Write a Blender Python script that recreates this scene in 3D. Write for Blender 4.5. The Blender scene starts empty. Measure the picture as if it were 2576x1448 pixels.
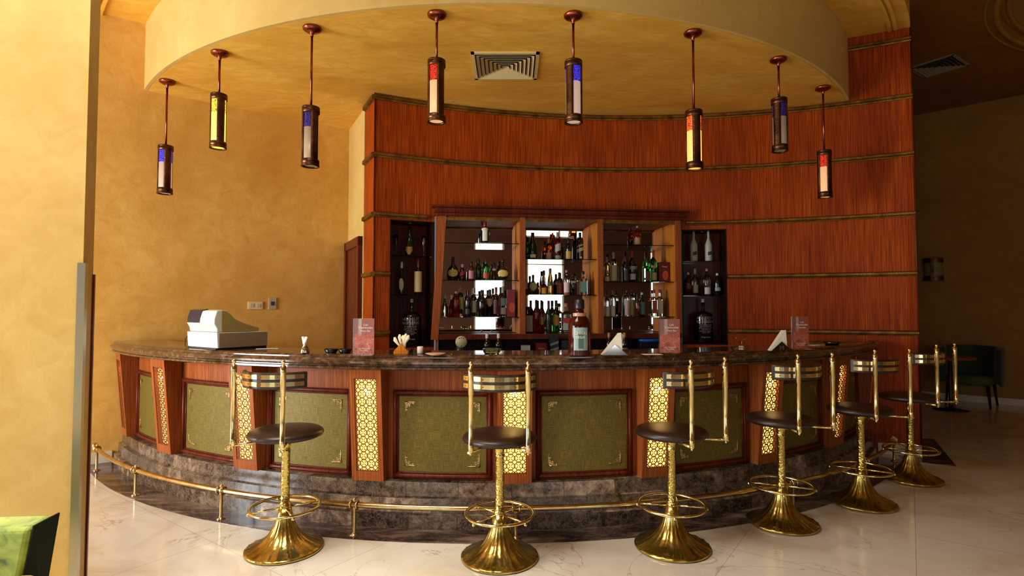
import bpy, math, random
from mathutils import Matrix, Vector
random.seed(7)
S = bpy.context.scene
COL = S.collection
pi = math.pi
R_ = math.radians

# ------------------------------------------------------------------ camera, world, exposure, daylight
F, PITCH, HC = 1400.0, 0.0367, 1.5          # focal length in pixels of a 2576 wide frame, tilt, eye height
cd = bpy.data.cameras.new('camera'); cam = bpy.data.objects.new('camera', cd); COL.objects.link(cam)
cam.location = (0, 0, HC); cam.rotation_euler = (pi/2 + PITCH, 0, 0)
cd.sensor_width = 36; cd.lens = 36*F/2576; cd.clip_start = .05; cd.clip_end = 100
S.camera = cam
S.view_settings.view_transform = 'Standard'; S.view_settings.look = 'None'
S.view_settings.gamma = 1; S.view_settings.use_curve_mapping = False
S.view_settings.exposure = 0.25
w = bpy.data.worlds.new('world'); S.world = w; w.use_nodes = True
w.node_tree.nodes['Background'].inputs[0].default_value = (.75, .85, 1, 1)
w.node_tree.nodes['Background'].inputs[1].default_value = .15
cy = S.cycles
cy.use_denoising = True
cy.use_adaptive_sampling = True; cy.adaptive_threshold = .02
cy.max_bounces = 6; cy.diffuse_bounces = 4; cy.glossy_bounces = 4; cy.transmission_bounces = 6; cy.transparent_max_bounces = 8
cy.caustics_reflective = False; cy.caustics_refractive = False; cy.sample_clamp_indirect = 8.0; cy.blur_glossy = .5

def area(name, loc, target, sx, sy, L, color):
    d = bpy.data.lights.new(name, 'AREA'); d.shape = 'RECTANGLE'; d.size = sx; d.size_y = sy
    d.energy = L*sx*sy*pi; d.color = color
    o = bpy.data.objects.new(name, d); COL.objects.link(o); o.location = loc
    o.rotation_euler = (Vector(target)-Vector(loc)).to_track_quat('-Z', 'Y').to_euler()
    return o
DAY = (.92, .97, 1)
# daylight standing in the window openings (openings are built below with their frames)
WINS = [  # wall, centre along wall, z centre, width, height, radiance
    ('left', 0.6, 1.75, 3.6, 2.9, 24),
    ('back', -3.6, 1.75, 3.0, 2.9, 2.5),
    ('back', 2.1, 1.55, 1.0, 1.9, 2.5),
    ('back', 4.0, 1.6, 1.3, 2.8, 2.2),
    ('back', 4.5, 4.0, 2.4, .32, 2),
    ('back', 8.0, 2.2, .4, 2.6, 2),
]
XL, YB, XR = -7.0, -5.0, 11.0
for i, (wl, c, z, ww, hh, L) in enumerate(WINS):
    if wl == 'left': area('daylight_%d' % i, (XL-.12, c, z), (XL+1, c, z), ww, hh, L, DAY)
    else: area('daylight_%d' % i, (c, YB-.12, z), (c, YB+1, z), ww, hh, L, DAY)

FILL_SKY = (-2.2, 1.5, 4.815, 2.6, 2.2)           # invented roof opening, added out of view to brighten the floor
area('fill_skylight', FILL_SKY[:3], (FILL_SKY[0], FILL_SKY[1], 0), FILL_SKY[3], FILL_SKY[4], 9.5, (1, .94, .82)).data.spread = R_(125)

# ------------------------------------------------------------------ photograph measurements -> points of the room
def ray(x, y):
    a = (x-1288)/F; b = -(y-724)/F
    return Vector((a, math.cos(PITCH)-b*math.sin(PITCH), math.sin(PITCH)+b*math.cos(PITCH)))
def at_z(x, y, z):
    d = ray(x, y); t = (z-HC)/d.z
    return Vector((d.x*t, d.y*t, z))
def at_y(x, y, Y):
    d = ray(x, y); t = Y/d.y
    return Vector((d.x*t, Y, HC+d.z*t))

# ------------------------------------------------------------------ mesh building
class MB:
    def __init__(s, xf=None): s.v = []; s.f = []; s.uv = []; s.sm = []; s.xf = xf
    def add(s, vs, fs, uvs=None, smooth=False, m=None):
        o = len(s.v)
        for p in vs:
            p = Vector(p)
            if m is not None: p = m @ p
            s.v.append(p)
        for i, f in enumerate(fs):
            s.f.append([k+o for k in f]); s.sm.append(smooth)
            s.uv.append([uvs[k] for k in f] if uvs else None)
        return s
    def box(s, c, d, m=None, rz=0, taper=1):
        x, y, z = d[0]/2, d[1]/2, d[2]/2
        vs = []
        for sz in (-1, 1):
            k = taper if sz > 0 else 1
            for sx, sy in ((-1, -1), (1, -1), (1, 1), (-1, 1)): vs.append((sx*x*k, sy*y*k, sz*z))
        mm = Matrix.Translation(c) @ Matrix.Rotation(rz, 4, 'Z')
        if m is not None: mm = m @ mm
        return s.add(vs, [(3, 2, 1, 0), (4, 5, 6, 7), (0, 1, 5, 4), (1, 2, 6, 5), (2, 3, 7, 6), (3, 0, 4, 7)], m=mm)
    def boxn(s, x0, x1, y0, y1, z0, z1, n=1, m=None):      # box cut in n along x, so a mapping can bend it
        for i in range(n):
            a = x0+(x1-x0)*i/n; b = x0+(x1-x0)*(i+1)/n
            vs = [(a, y0, z0), (b, y0, z0), (b, y1, z0), (a, y1, z0), (a, y0, z1), (b, y0, z1), (b, y1, z1), (a, y1, z1)]
            fs = [(3, 2, 1, 0), (4, 5, 6, 7), (0, 1, 5, 4), (2, 3, 7, 6)]
            if i == 0: fs.append((3, 0, 4, 7))
            if i == n-1: fs.append((1, 2, 6, 5))
            s.add(vs, fs, m=m)
        return s
    def lathe(s, prof, n=32, c=(0, 0, 0), m=None, sx=1, sy=1, flute=None, smooth=True, cap=True):
        vs = []; uv = []
        for (r, z) in prof:
            for i in range(n):
                a = 2*pi*i/n; rr = r
                if flute: rr = r*(1+flute(z)*math.cos(a*flute.n))
                vs.append((c[0]+rr*math.cos(a)*sx, c[1]+rr*math.sin(a)*sy, c[2]+z)); uv.append((i/n, z))
        fs = []
        for j in range(len(prof)-1):
            for i in range(n):
                k = (i+1) % n
                fs.append((j*n+i, j*n+k, (j+1)*n+k, (j+1)*n+i))
        s.add(vs, fs, smooth=smooth, m=m)
        if cap:
            o = len(s.v)-len(vs)
            if prof[0][0] > 1e-4: s.f.append([o+i for i in reversed(range(n))]); s.sm.append(False); s.uv.append(None)
            if prof[-1][0] > 1e-4: s.f.append([o+(len(prof)-1)*n+i for i in range(n)]); s.sm.append(False); s.uv.append(None)
        return s
    def tube(s, pts, r, n=10, closed=False, m=None, smooth=True, up=(0, 0, 1)):
        pts = [Vector(p) for p in pts]; N = len(pts); vs = []; upv = Vector(up)
        rr = r if isinstance(r, (list, tuple)) else [r]*N
        for i, p in enumerate(pts):
            if closed: t = pts[(i+1) % N]-pts[i-1]
            else: t = pts[min(i+1, N-1)]-pts[max(i-1, 0)]
            t.normalize()
            a = t.cross(upv)
            if a.length < 1e-3: a = t.cross(Vector((1, 0, 0)))
            a.normalize(); b = a.cross(t)
            for k in range(n):
                q = 2*pi*k/n+pi/n
                vs.append(p+(a*math.cos(q)+b*math.sin(q))*rr[i])
        fs = []
        for j in range(N if closed else N-1):
            j2 = (j+1) % N
            for k in range(n):
                k2 = (k+1) % n
                fs.append((j*n+k, j*n+k2, j2*n+k2, j2*n+k))
        s.add(vs, fs, smooth=smooth, m=m)
        if not closed:
            o = len(s.v)-len(vs)
            s.f.append([o+i for i in reversed(range(n))]); s.sm.append(False); s.uv.append(None)
            s.f.append([o+(N-1)*n+i for i in range(n)]); s.sm.append(False); s.uv.append(None)
        return s
    def sweep(s, prof, a0, a1, n, P, closed=True, smooth=False, caps=True):   # profile (r,z) along an arc; P(r,a,z)
        vs = []; uv = []; M = len(prof)
        acc = [0]
        for i in range(M): 
            q = prof[(i+1) % M]; p = prof[i]; acc.append(acc[-1]+math.hypot(q[0]-p[0], q[1]-p[1]))
        fs = []; 
        for k in range(n+1):
            a = a0+(a1-a0)*k/n
            for (r, z) in prof: vs.append(P(r, a, z))
        o = len(s.v)
        for p in vs: s.v.append(Vector(p))
        rm = prof[0][0]
        for k in range(n):
            for i in range(M if closed else M-1):
                j = (i+1) % M
                f = (k*M+i, k*M+j, (k+1)*M+j, (k+1)*M+i)
                u0, u1 = R_(a0+(a1-a0)*k/n)*rm, R_(a0+(a1-a0)*(k+1)/n)*rm
                dz = abs(prof[j][1]-prof[i][1]); dr = abs(prof[j][0]-prof[i][0])
                v0, v1 = (prof[i][1], prof[j][1]) if dz >= dr else (prof[i][0], prof[j][0])
                s.f.append([x+o for x in f]); s.sm.append(smooth); s.uv.append([(u0, v0), (u0, v1), (u1, v1), (u1, v0)])
        if caps and closed:
            s.f.append([o+i for i in range(M)]); s.sm.append(False); s.uv.append(None)
            s.f.append([o+n*M+i for i in reversed(range(M))]); s.sm.append(False); s.uv.append(None)
        return s
    def prism(s, poly, z0, z1, m=None):
        n = len(poly)
        vs = [(p[0], p[1], z0) for p in poly]+[(p[0], p[1], z1) for p in poly]
        fs = [list(reversed(range(n))), list(range(n, 2*n))]+[(i, (i+1) % n, n+(i+1) % n, n+i) for i in range(n)]
        return s.add(vs, fs, m=m)
    def build(s, name, mat, parent=None, bevel=0, seg=2):
        me = bpy.data.meshes.new(name)
        V = s.v if s.xf is None else [Vector(s.xf(p)) for p in s.v]
        org = Vector((0, 0, 0))
        me.from_pydata([tuple(p-org) for p in V], [], s.f)
        uvl = me.uv_layers.new(name='UVMap')
        for p in me.polygons:
            p.use_smooth = s.sm[p.index]; u = s.uv[p.index]
            nrm = p.normal
            for k, li in enumerate(p.loop_indices):
                if u: uvl.data[li].uv = u[k]
                else:
                    c = V[me.loops[li].vertex_index]
                    if abs(nrm.z) > .8: q = (c.x, c.y)
                    else:
                        t = Vector((-nrm.y, nrm.x, 0)); 
                        if t.length > 1e-6: t.normalize()
                        q = (c.dot(t), c.z)
                    uvl.data[li].uv = q
        me.materials.append(mat)
        me.validate(); me.update()
        o = bpy.data.objects.new(name, me); COL.objects.link(o)
        if parent is not None: o.parent = parent
        if bevel:
            b = o.modifiers.new('bevel', 'BEVEL'); b.width = bevel; b.segments = seg; b.limit_method = 'ANGLE'; b.angle_limit = R_(40)
        return o

def tag(o, label=None, cat=None, group=None, kind=None):
    if label: o['label'] = label
    if cat: o['category'] = cat
    if group: o['group'] = group
    if kind: o['kind'] = kind
    return o
def thing(name, label, cat, loc=(0, 0, 0), rz=0, group=None):
    o = bpy.data.objects.new(name, None); COL.objects.link(o); o.empty_display_size = .1
    o.location = loc; o.rotation_euler = (0, 0, rz)
    return tag(o, label, cat, group)
def dup(root, loc=None, rz=None, label=None, group=None):
    r = root.copy(); COL.objects.link(r)
    if loc is not None: r.location = loc
    if rz is not None: r.rotation_euler = (0, 0, rz)
    if label: r['label'] = label
    if group: r['group'] = group
    for ch in list(root.children):
        c = ch.copy(); COL.objects.link(c); c.parent = r
        for g in ch.children:
            d = g.copy(); COL.objects.link(d); d.parent = c
    return r
def struct(o): o['kind'] = 'structure'; return o

# ------------------------------------------------------------------ materials
class NT:
    def __init__(s, name):
        s.m = bpy.data.materials.new(name); s.m.use_nodes = True; s.t = s.m.node_tree
        s.b = s.t.nodes['Principled BSDF']
    def n(s, typ, **k):
        x = s.t.nodes.new(typ)
        for a, v in k.items(): setattr(x, a, v)
        return x
    def l(s, a, b): s.t.links.new(a, b)
    def coord(s, kind='Object', scale=(1, 1, 1), rot=(0, 0, 0)):
        c = s.n('ShaderNodeTexCoord'); m = s.n('ShaderNodeMapping'); m.inputs['Scale'].default_value = scale; m.inputs['Rotation'].default_value = rot
        s.l(c.outputs[kind], m.inputs[0]); return m.outputs[0]
    def noise(s, v, scale, detail=4, rough=.55, dist=0):
        x = s.n('ShaderNodeTexNoise'); x.inputs['Scale'].default_value = scale; x.inputs['Detail'].default_value = detail
        x.inputs['Roughness'].default_value = rough; x.inputs['Distortion'].default_value = dist
        s.l(v, x.inputs['Vector']); return x.outputs['Fac']
    def ramp(s, f, stops):
        x = s.n('ShaderNodeValToRGB'); cr = x.color_ramp
        while len(cr.elements) < len(stops): cr.elements.new(.5)
        for e, (p, c) in zip(cr.elements, stops): e.position = p; e.color = (*c, 1) if len(c) == 3 else c
        s.l(f, x.inputs[0]); return x.outputs[0]
    def mix(s, f, a, b, mode='MIX'):
        x = s.n('ShaderNodeMix'); x.data_type = 'RGBA'; x.blend_type = mode
        if isinstance(f, (int, float)): x.inputs[0].default_value = f
        else: s.l(f, x.inputs[0])
        for i, q in ((6, a), (7, b)):
            if isinstance(q, tuple): x.inputs[i].default_value = (*q, 1) if len(q) == 3 else q
            else: s.l(q, x.inputs[i])
        return x.outputs[2]
    def bump(s, h, strength=.3, dist=.01):
        x = s.n('ShaderNodeBump'); x.inputs['Strength'].default_value = strength; x.inputs['Distance'].default_value = dist
        s.l(h, x.inputs['Height']); s.l(x.outputs[0], s.b.inputs['Normal'])
    def set(s, **k):
        names = {'base': 'Base Color', 'rough': 'Roughness', 'metal': 'Metallic', 'emit': 'Emission Color', 'es': 'Emission Strength', 'trans': 'Transmission Weight', 'ior': 'IOR', 'spec': 'Specular IOR Level', 'coat': 'Coat Weight', 'sheen': 'Sheen Weight', 'alpha': 'Alpha', 'sss': 'Subsurface Weight'}
        for a, v in k.items():
            i = s.b.inputs[names[a]]
            if isinstance(v, tuple): i.default_value = (*v, 1) if len(v) == 3 else v
            elif isinstance(v, (int, float)): i.default_value = v
            else: s.l(v, i)
        return s
def plain(name, c, rough=.5, metal=0, **k):
    t = NT(name); v = t.coord('Object'); f = t.noise(v, 30, 3)
    base = t.mix(f, tuple(x*.88 for x in c), tuple(min(1, x*1.08) for x in c))
    t.set(base=base, rough=rough, metal=metal, **k); return t.m
def hexc(h):
    def g(x): x /= 255; return x/12.92 if x <= .04045 else ((x+.055)/1.055)**2.4
    return tuple(g(int(h[i:i+2], 16)) for i in (0, 2, 4))

def plaster(name, a, b, c, stretch=(1, 1, 1)):
    t = NT(name); v = t.coord('Object', stretch)
    f1 = t.noise(v, 1.1, 6, .62, .6); f2 = t.noise(v, 7, 5, .6, .8); f3 = t.noise(v, 45, 3, .6)
    m1 = t.ramp(f1, [(.3, a), (.52, b), (.75, c)])
    m2 = t.mix(t.ramp(f2, [(.35, (0, 0, 0)), (.7, (1, 1, 1))]), m1, t.mix(.75, m1, a))
    t.set(base=m2, rough=.62, spec=.35)
    mm = t.n('ShaderNodeMath', operation='ADD'); t.l(f2, mm.inputs[0]); t.l(f3, mm.inputs[1])
    t.bump(mm.outputs[0], .10, .010); return t.m
M = {}
M['wall'] = plaster('gold_plaster', (.60, .31, .05), (.74, .43, .10), (.82, .53, .15))
M['ceil'] = plaster('soffit_plaster', (.66, .33, .035), (.84, .49, .075), (.92, .61, .13), (1, 2.2, 1))
M['drum'] = plaster('drum_plaster', (.60, .40, .11), (.67, .47, .15), (.71, .52, .19))
M['pillar'] = plaster('pillar_plaster', (.52, .33, .08), (.62, .42, .13), (.67, .48, .17))
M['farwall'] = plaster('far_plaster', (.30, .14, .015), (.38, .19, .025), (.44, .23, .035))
M['farceil'] = plaster('shade_toned_ceiling', (.22, .09, .010), (.30, .13, .018), (.36, .17, .03))  # the ceiling's dimness away from the windows is put into its colour
M['backwall'] = plaster('shadow_toned_rear_plaster', (.05, .018, .008), (.07, .026, .012), (.09, .034, .015))  # the rear wall's shadow is put into this dark colour
M['white_paint'] = plain('cream_paint', (.72, .66, .52), .45)

def wood(name, a, b, c, rough=.32, scale=1):
    t = NT(name); v = t.coord('UV', (60*scale, 1.1, 1)); f1 = t.noise(v, 1.6, 5, .65, .2)
    v2 = t.coord('UV', (1.6, .45, 1)); f2 = t.noise(v2, 1.7, 3, .5, .5)
    v3 = t.coord('UV', (170*scale, 2.5, 1)); f3 = t.noise(v3, 1, 2)
    base = t.ramp(f1, [(.32, a), (.52, b), (.68, c)])
    base = t.mix(t.ramp(f2, [(.42, (0, 0, 0)), (.62, (.75, .75, .75))]), base, t.mix(.5, base, a))
    base = t.mix(t.ramp(f3, [(.38, (.5, .5, .5)), (.5, (0, 0, 0))]), base, a)
    t.set(base=base, rough=rough, spec=.16); t.bump(f1, .08, .002); return t.m
M['wood'] = wood('red_veneer', (.15, .014, .001), (.38, .058, .003), (.52, .105, .006), .5)
M['wood_bar'] = wood('bar_wood', (.18, .036, .007), (.34, .088, .018), (.46, .145, .032), .4)
M['wood_dark'] = wood('dark_moulding_wood', (.05, .007, .003), (.13, .020, .008), (.20, .035, .012), .28)
M['wood_light'] = wood('light_shelf_wood', (.42, .11, .008), (.66, .21, .020), (.78, .30, .038), .6)
M['wood_black'] = wood('black_brown_wood', (.006, .002, .001), (.018, .006, .002), (.035, .011, .004), .4)

def brass(name, c, rough, bump=0, sc=60, dark=None):
    t = NT(name); v = t.coord('Object'); f = t.noise(v, 9, 4, .6)
    d = dark or tuple(x*.55 for x in c)
    base = t.mix(t.ramp(f, [(.35, (0, 0, 0)), (.65, (1, 1, 1))]), d, c)
    t.set(base=base, metal=1, rough=rough)
    if bump:
        vo = t.n('ShaderNodeTexVoronoi'); vo.inputs['Scale'].default_value = sc; t.l(v, vo.inputs['Vector']); t.bump(vo.outputs['Distance'], bump, .004)
    return t.m
M['brass'] = brass('polished_brass', (.88, .74, .38), .15, dark=(.74, .60, .28))
M['brass_h'] = brass('hammered_brass', (.80, .64, .20), .2, .7, 75, (.50, .38, .09))
M['brass_b'] = brass('aged_brass_base', (.70, .55, .17), .24, .25, 40, (.36, .25, .05))
M['rail'] = brass('rail_brass', (.76, .60, .32), .2, dark=(.50, .35, .15))
M['copper'] = brass('copper', (.38, .10, .06), .26, dark=(.22, .05, .03))
M['bronze'] = brass('dark_bronze', (.17, .08, .035), .38, .25, 60, (.06, .025, .012))
M['bronze_trim'] = brass('carved_bronze_trim', (.34, .19, .045), .5, .5, 90, (.16, .08, .016))
M['chrome'] = brass('chrome', (.8, .8, .78), .08, dark=(.7, .7, .68))
M['steel'] = brass('brushed_guard', (.50, .50, .36), .35, dark=(.6, .5, .3))
M['leather'] = plain('brown_leather', (.022, .009, .005), .38, spec=.6)

def emperador(name, u=.36, h=.1):
    t = NT(name); v = t.coord('UV', (1, 1, 1))
    br = t.n('ShaderNodeTexBrick'); br.inputs['Scale'].default_value = 1; br.inputs['Brick Width'].default_value = u; br.inputs['Row Height'].default_value = h
    br.inputs['Mortar Size'].default_value = .0015; br.inputs['Color1'].default_value = (.1, .1, .1, 1); br.inputs['Color2'].default_value = (.9, .9, .9, 1); br.inputs['Mortar'].default_value = (0, 0, 0, 1)
    br.offset = .5; t.l(v, br.inputs['Vector'])
    ob = t.coord('Object')
    f = t.noise(ob, 11, 9, .75, .3); g = t.noise(ob, 22, 6, .7, .4)
    base = t.ramp(f, [(.36, (.02, .011, .007)), (.5, (.11, .07, .045)), (.6, (.24, .17, .115)), (.75, (.42, .33, .25))])
    tone = t.ramp(br.outputs['Color'], [(.08, (.05, .05, .05)), (.12, (.40, .36, .33)), (.5, (.9, .86, .82)), (.9, (2.0, 1.95, 1.9))])
    base = t.mix(1.0, base, tone, 'MULTIPLY')
    vein = t.ramp(g, [(.485, (0, 0, 0)), (.5, (.8, .8, .8)), (.515, (0, 0, 0))])
    base = t.mix(vein, base, (.34, .25, .17))
    base = t.mix(br.outputs['Fac'], base, (.03, .02, .015))
    t.set(base=base, rough=.2, spec=.5); return t.m
M['plinth'] = emperador('brown_marble_tiles')
def darkmarble(name):
    t = NT(name); ob = t.coord('Object', (1, 3.5, 1), (0, 0, .5))
    f = t.noise(ob, 1.6, 8, .72, .8); g = t.noise(ob, 5, 6, .65, 1.0)
    base = t.ramp(f, [(.36, (.012, .006, .005)), (.48, (.06, .035, .025)), (.58, (.20, .13, .09)), (.7, (.34, .26, .20))])
    vein = t.ramp(g, [(.488, (0, 0, 0)), (.5, (.7, .7, .7)), (.512, (0, 0, 0))])
    t.set(base=t.mix(vein, base, (.30, .21, .15)), rough=.1, spec=.6); return t.m
M['border'] = darkmarble('dark_marble_border')
def countertop():
    t = NT('counter_marble'); ob = t.coord('Object')
    f = t.noise(ob, 16, 8, .75, .8); g = t.noise(ob, 40, 4, .6)
    base = t.ramp(f, [(.36, (.018, .008, .004)), (.52, (.075, .036, .018)), (.66, (.20, .11, .06)), (.8, (.40, .28, .17))])
    t.set(base=base, rough=.09, spec=.7, coat=.3); return t.m
M['counter'] = countertop()
def floor_mat():
    t = NT('cream_marble_floor'); ob = t.coord('Object', (1, 1, 1), (0, 0, .62))
    br = t.n('ShaderNodeTexBrick'); br.offset = 0; br.inputs['Scale'].default_value = 1; br.inputs['Brick Width'].default_value = .92; br.inputs['Row Height'].default_value = .92
    br.inputs['Mortar Size'].default_value = .002; br.inputs['Color1'].default_value = (.35, .35, .35, 1); br.inputs['Color2'].default_value = (.65, .65, .65, 1); t.l(ob, br.inputs['Vector'])
    f = t.noise(ob, 1.7, 7, .62, .8)
    base = t.ramp(f, [(.3, (.66, .55, .40)), (.5, (.80, .73, .60)), (.7, (.86, .82, .72))])
    base = t.mix(.35, base, t.mix(1.0, base, t.ramp(br.outputs['Color'], [(0, (.7, .7, .7)), (1, (1.25, 1.25, 1.25))]), 'MULTIPLY'))
    g = t.noise(ob, 1.25, 5, .58, 1.2); gm = t.noise(ob, 1.1, 2)
    vein = t.ramp(g, [(.494, (0, 0, 0)), (.5, (.6, .6, .6)), (.506, (0, 0, 0))])
    vein = t.mix(t.ramp(gm, [(.45, (0, 0, 0)), (.55, (1, 1, 1))]), (0, 0, 0), vein)
    base = t.mix(vein, base, (.34, .20, .10))
    jt = t.mix(br.outputs['Fac'], (0, 0, 0), (.55, .55, .55))
    base = t.mix(jt, base, (.33, .22, .13))
    t.set(base=base, rough=.13, spec=.45); return t.m
M['floor'] = floor_mat()
def leather_panel():
    t = NT('green_gold_leatherette'); v = t.coord('UV', (1, 1, 1)); v1 = t.coord('UV', (14, 360, 1)); v2 = t.coord('UV', (360, 14, 1))
    a = t.noise(v1, 1, 3); b = t.noise(v2, 1, 3); c = t.noise(v, 3.5, 4, .6)
    s_ = t.n('ShaderNodeMath', operation='ADD'); t.l(a, s_.inputs[0]); t.l(b, s_.inputs[1])
    h = t.n('ShaderNodeMath', operation='MULTIPLY'); t.l(s_.outputs[0], h.inputs[0]); h.inputs[1].default_value = .5
    base = t.ramp(h.outputs[0], [(.32, (.050, .036, .005)), (.5, (.15, .108, .016)), (.68, (.29, .215, .040))])
    base = t.mix(t.ramp(c, [(.35, (0, 0, 0)), (.7, (.6, .6, .6))]), base, t.mix(.5, base, (.10, .10, .025)))
    t.set(base=base, rough=.42, spec=.25, metal=.2); t.bump(h.outputs[0], .25, .003); return t.m
M['panel'] = leather_panel()
M['gilt'] = brass('gilt_ornament', (.95, .66, .28), .3)
M['gilt_lattice'] = plain('gilt_lattice', (.20, .05, .008), .45, .2)
t = NT('lamp_diffuser'); t.set(base=(.95, .66, .22), rough=.7, emit=(1, .66, .17), es=1.35); M['diffuser'] = t.m
def emit(name, c, s, base=None):
    t = NT(name); t.set(base=base or c, emit=c, es=s, rough=.4); return t.m
M['bulb'] = emit('bulb', (1, .78, .4), 18)
def glass(name, c, rough=.02, tr=1.0, ior=1.45):
    t = NT(name); t.set(base=c, rough=rough, trans=tr, ior=ior, spec=.5); return t.m
G = {'whisky': glass('whisky_glass', (.16, .016, .006), tr=.8), 'clear': glass('clear_glass', (.93, .95, .93)), 'green': glass('green_glass', (.05, .42, .07)), 'dkgreen': glass('dark_green_glass', (.015, .06, .015), tr=.7),
     'amber': glass('amber_glass', (.65, .16, .02)), 'brown': glass('brown_glass', (.16, .04, .01), tr=.7), 'black': plain('black_glass', (.006, .005, .005), .08, spec=.7),
     'red': glass('red_glass', (.32, .02, .015), tr=.8), 'gold': glass('golden_spirit_glass', (.85, .50, .10)), 'frost': plain('frosted_glass', (.42, .42, .36), .35),
     'shelf': glass('shelf_glass', (.75, .95, .82)), 'pink': glass('rose_glass', (.75, .35, .28)), 'acrylic': glass('acrylic', (.95, .95, .95))}
PC = {}
def pm(hexa, rough=.5):
    k = (hexa, rough)
    if k not in PC: PC[k] = plain('paint_'+hexa, hexc(hexa), rough)
    return PC[k]
t = NT('mirror_glass'); t.set(base=(.86, .84, .80), metal=1, rough=.01); M['mirror'] = t.m

# ------------------------------------------------------------------ the plan: two arcs
CX, CY = -.186, 8.746                         # centre shared by bar, rail, stools, lamps and soffit
def P(r, a, z=0): a = R_(a); return (CX+r*math.sin(a), CY-r*math.cos(a), z)
WX, WY, WR = 1.337, .355, 6.014               # centre of the hollow-curved wood wall
def Q(r, b, z=0): b = R_(b); return (WX+r*math.sin(b), WY+r*math.cos(b), z)
Z1, Z2, Z3 = 3.735, 4.42, 4.82
STEP, A0 = 12.07, 2.39
PIL = [A0+STEP*(i-4) for i in range(9)]
def sweepQ(mb, prof, b0, b1, n, **k): return mb.sweep(prof, b0, b1, n, Q, **k)

# ---- floor
mb = MB(); mb.boxn(XL, XR+.5, YB, 12.5, -.1, 0); struct(mb.build('floor', M['floor']))
mb = MB(); mb.sweep([(4.85, .0), (5.14, .0), (5.14, .004), (4.85, .004)], -49.6, 52, 90, P)
mb.prism([(3.88, 5.56), (4.22, 5.34), (4.84, 6.44), (4.35, 6.6), (4.0, 5.9)], 0, .004)
struct(mb.build('floor_border', M['border']))

# ---- left plaster wall
def wallbox(name, p, q, z0, z1, th, mat, side=1):
    p, q = Vector(p), Vector(q); d = (q-p).normalized(); n = Vector((-d.y, d.x))*th*side
    mb = MB(); mb.prism([tuple(p), tuple(q), tuple(q+n), tuple(p+n)] if side > 0 else [tuple(q), tuple(p), tuple(p+n), tuple(q+n)], z0, z1)
    return mb.build(name, mat)
LW0, LW1 = (XL, 5.57-.74*(7-3.84)), (-2.04, 6.90)
struct(wallbox('wall_left', LW0, LW1, 0, Z3, .2, M['wall']))
struct(wallbox('baseboard_left', (LW0[0]+.01, LW0[1]-.001), (-3.92, 5.511-.001), 0, .11, .016, M['white_paint'], -1))
struct(wallbox('wall_alcove', LW1, (-1.64, 6.12), 0, Z3, .2, M['drum']))
# outer room: window walls
def wall_with_holes(name, axis, c, a0, a1, z1, holes, mat, th=.2, out=-1):
    mb = MB()
    cuts = sorted(set([a0, a1]+[h[0] for h in holes]+[h[1] for h in holes]))
    for x0, x1 in zip(cuts, cuts[1:]):
        hs = sorted([(h[2], h[3]) for h in holes if h[0] < x1-1e-6 and h[1] > x0+1e-6]); z = 0
        for (h0, h1) in hs+[(z1, z1)]:
            if h0 > z+1e-6:
                if axis == 'x': mb.boxn(x0, x1, min(c, c+out*th), max(c, c+out*th), z, h0)
                else: mb.boxn(min(c, c+out*th), max(c, c+out*th), x0, x1, z, h0)
            z = max(z, h1)
    return struct(mb.build(name, mat))
hb = [(c-a/2, c+a/2, z-h/2, z+h/2) for (wl, c, z, a, h, L) in WINS if wl == 'back']
hl = [(c-a/2, c+a/2, z-h/2, z+h/2) for (wl, c, z, a, h, L) in WINS if wl == 'left']
wall_with_holes('wall_back', 'x', YB, XL, XR, Z3, hb, M['backwall'])
wall_with_holes('wall_side', 'y', XL, YB, LW0[1], Z3, hl, M['wall'])
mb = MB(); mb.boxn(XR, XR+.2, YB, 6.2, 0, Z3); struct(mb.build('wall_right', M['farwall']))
for i, (wl, c, z, a, h, L) in enumerate(WINS):
    mb = MB(); fr = .06
    def bar_(u0, u1, z0, z1):
        if wl == 'back': mb.boxn(u0, u1, YB-.08, YB-.02, z0, z1)
        else: mb.boxn(XL-.08, XL-.02, u0, u1, z0, z1)
    bar_(c-a/2, c+a/2, z-h/2, z-h/2+fr); bar_(c-a/2, c+a/2, z+h/2-fr, z+h/2)
    nm = max(1, round(a/1.1)) if h > 1 else 2
    for k in range(nm+1): x = c-a/2+a*k/nm; x = min(max(x, c-a/2+fr/2), c+a/2-fr/2); bar_(x-fr/2, x+fr/2, z-h/2, z+h/2)
    if h > 1.5: bar_(c-a/2, c+a/2, z+h*.2-fr/2, z+h*.2+fr/2)
    struct(mb.build('window_%d' % (i+1), M['white_paint']))
# far right room wall, diagonal
fd = Vector((.735, -.678)).normalized(); fp = Vector((7.35, 9.1))
q0, q1 = fp-fd*4.2, fp+fd*5.0
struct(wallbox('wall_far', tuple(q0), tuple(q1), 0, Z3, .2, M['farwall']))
struct(wallbox('baseboard_far', tuple(q0+Vector((-.68, -.735))*.001), tuple(q1), 0, .1, .015, M['white_paint'], -1))
struct(wallbox('trim_1', tuple(q0), tuple(q1), .79, .83, .02, M['farwall'], -1))
mb = MB(); mb.boxn(3.5, q0.x+.3, q0.y+.0, q0.y+.2, 0, Z3); mb.boxn(3.3, 3.5, 6.6, q0.y+.2, 0, Z3); struct(mb.build('wall_rear', M['farwall']))

# ---- ceilings: main, with round cove; raised ring; soffit over the bar
DC, DR = (7.59, 4.31), 2.8
mb = MB(); z = Z3
def cq(x0, x1, y0, y1): mb.boxn(x0, x1, y0, y1, z, z+.1)
hx0, hx1, hy0, hy1 = DC[0]-3, DC[0]+3, DC[1]-3, DC[1]+3

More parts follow.
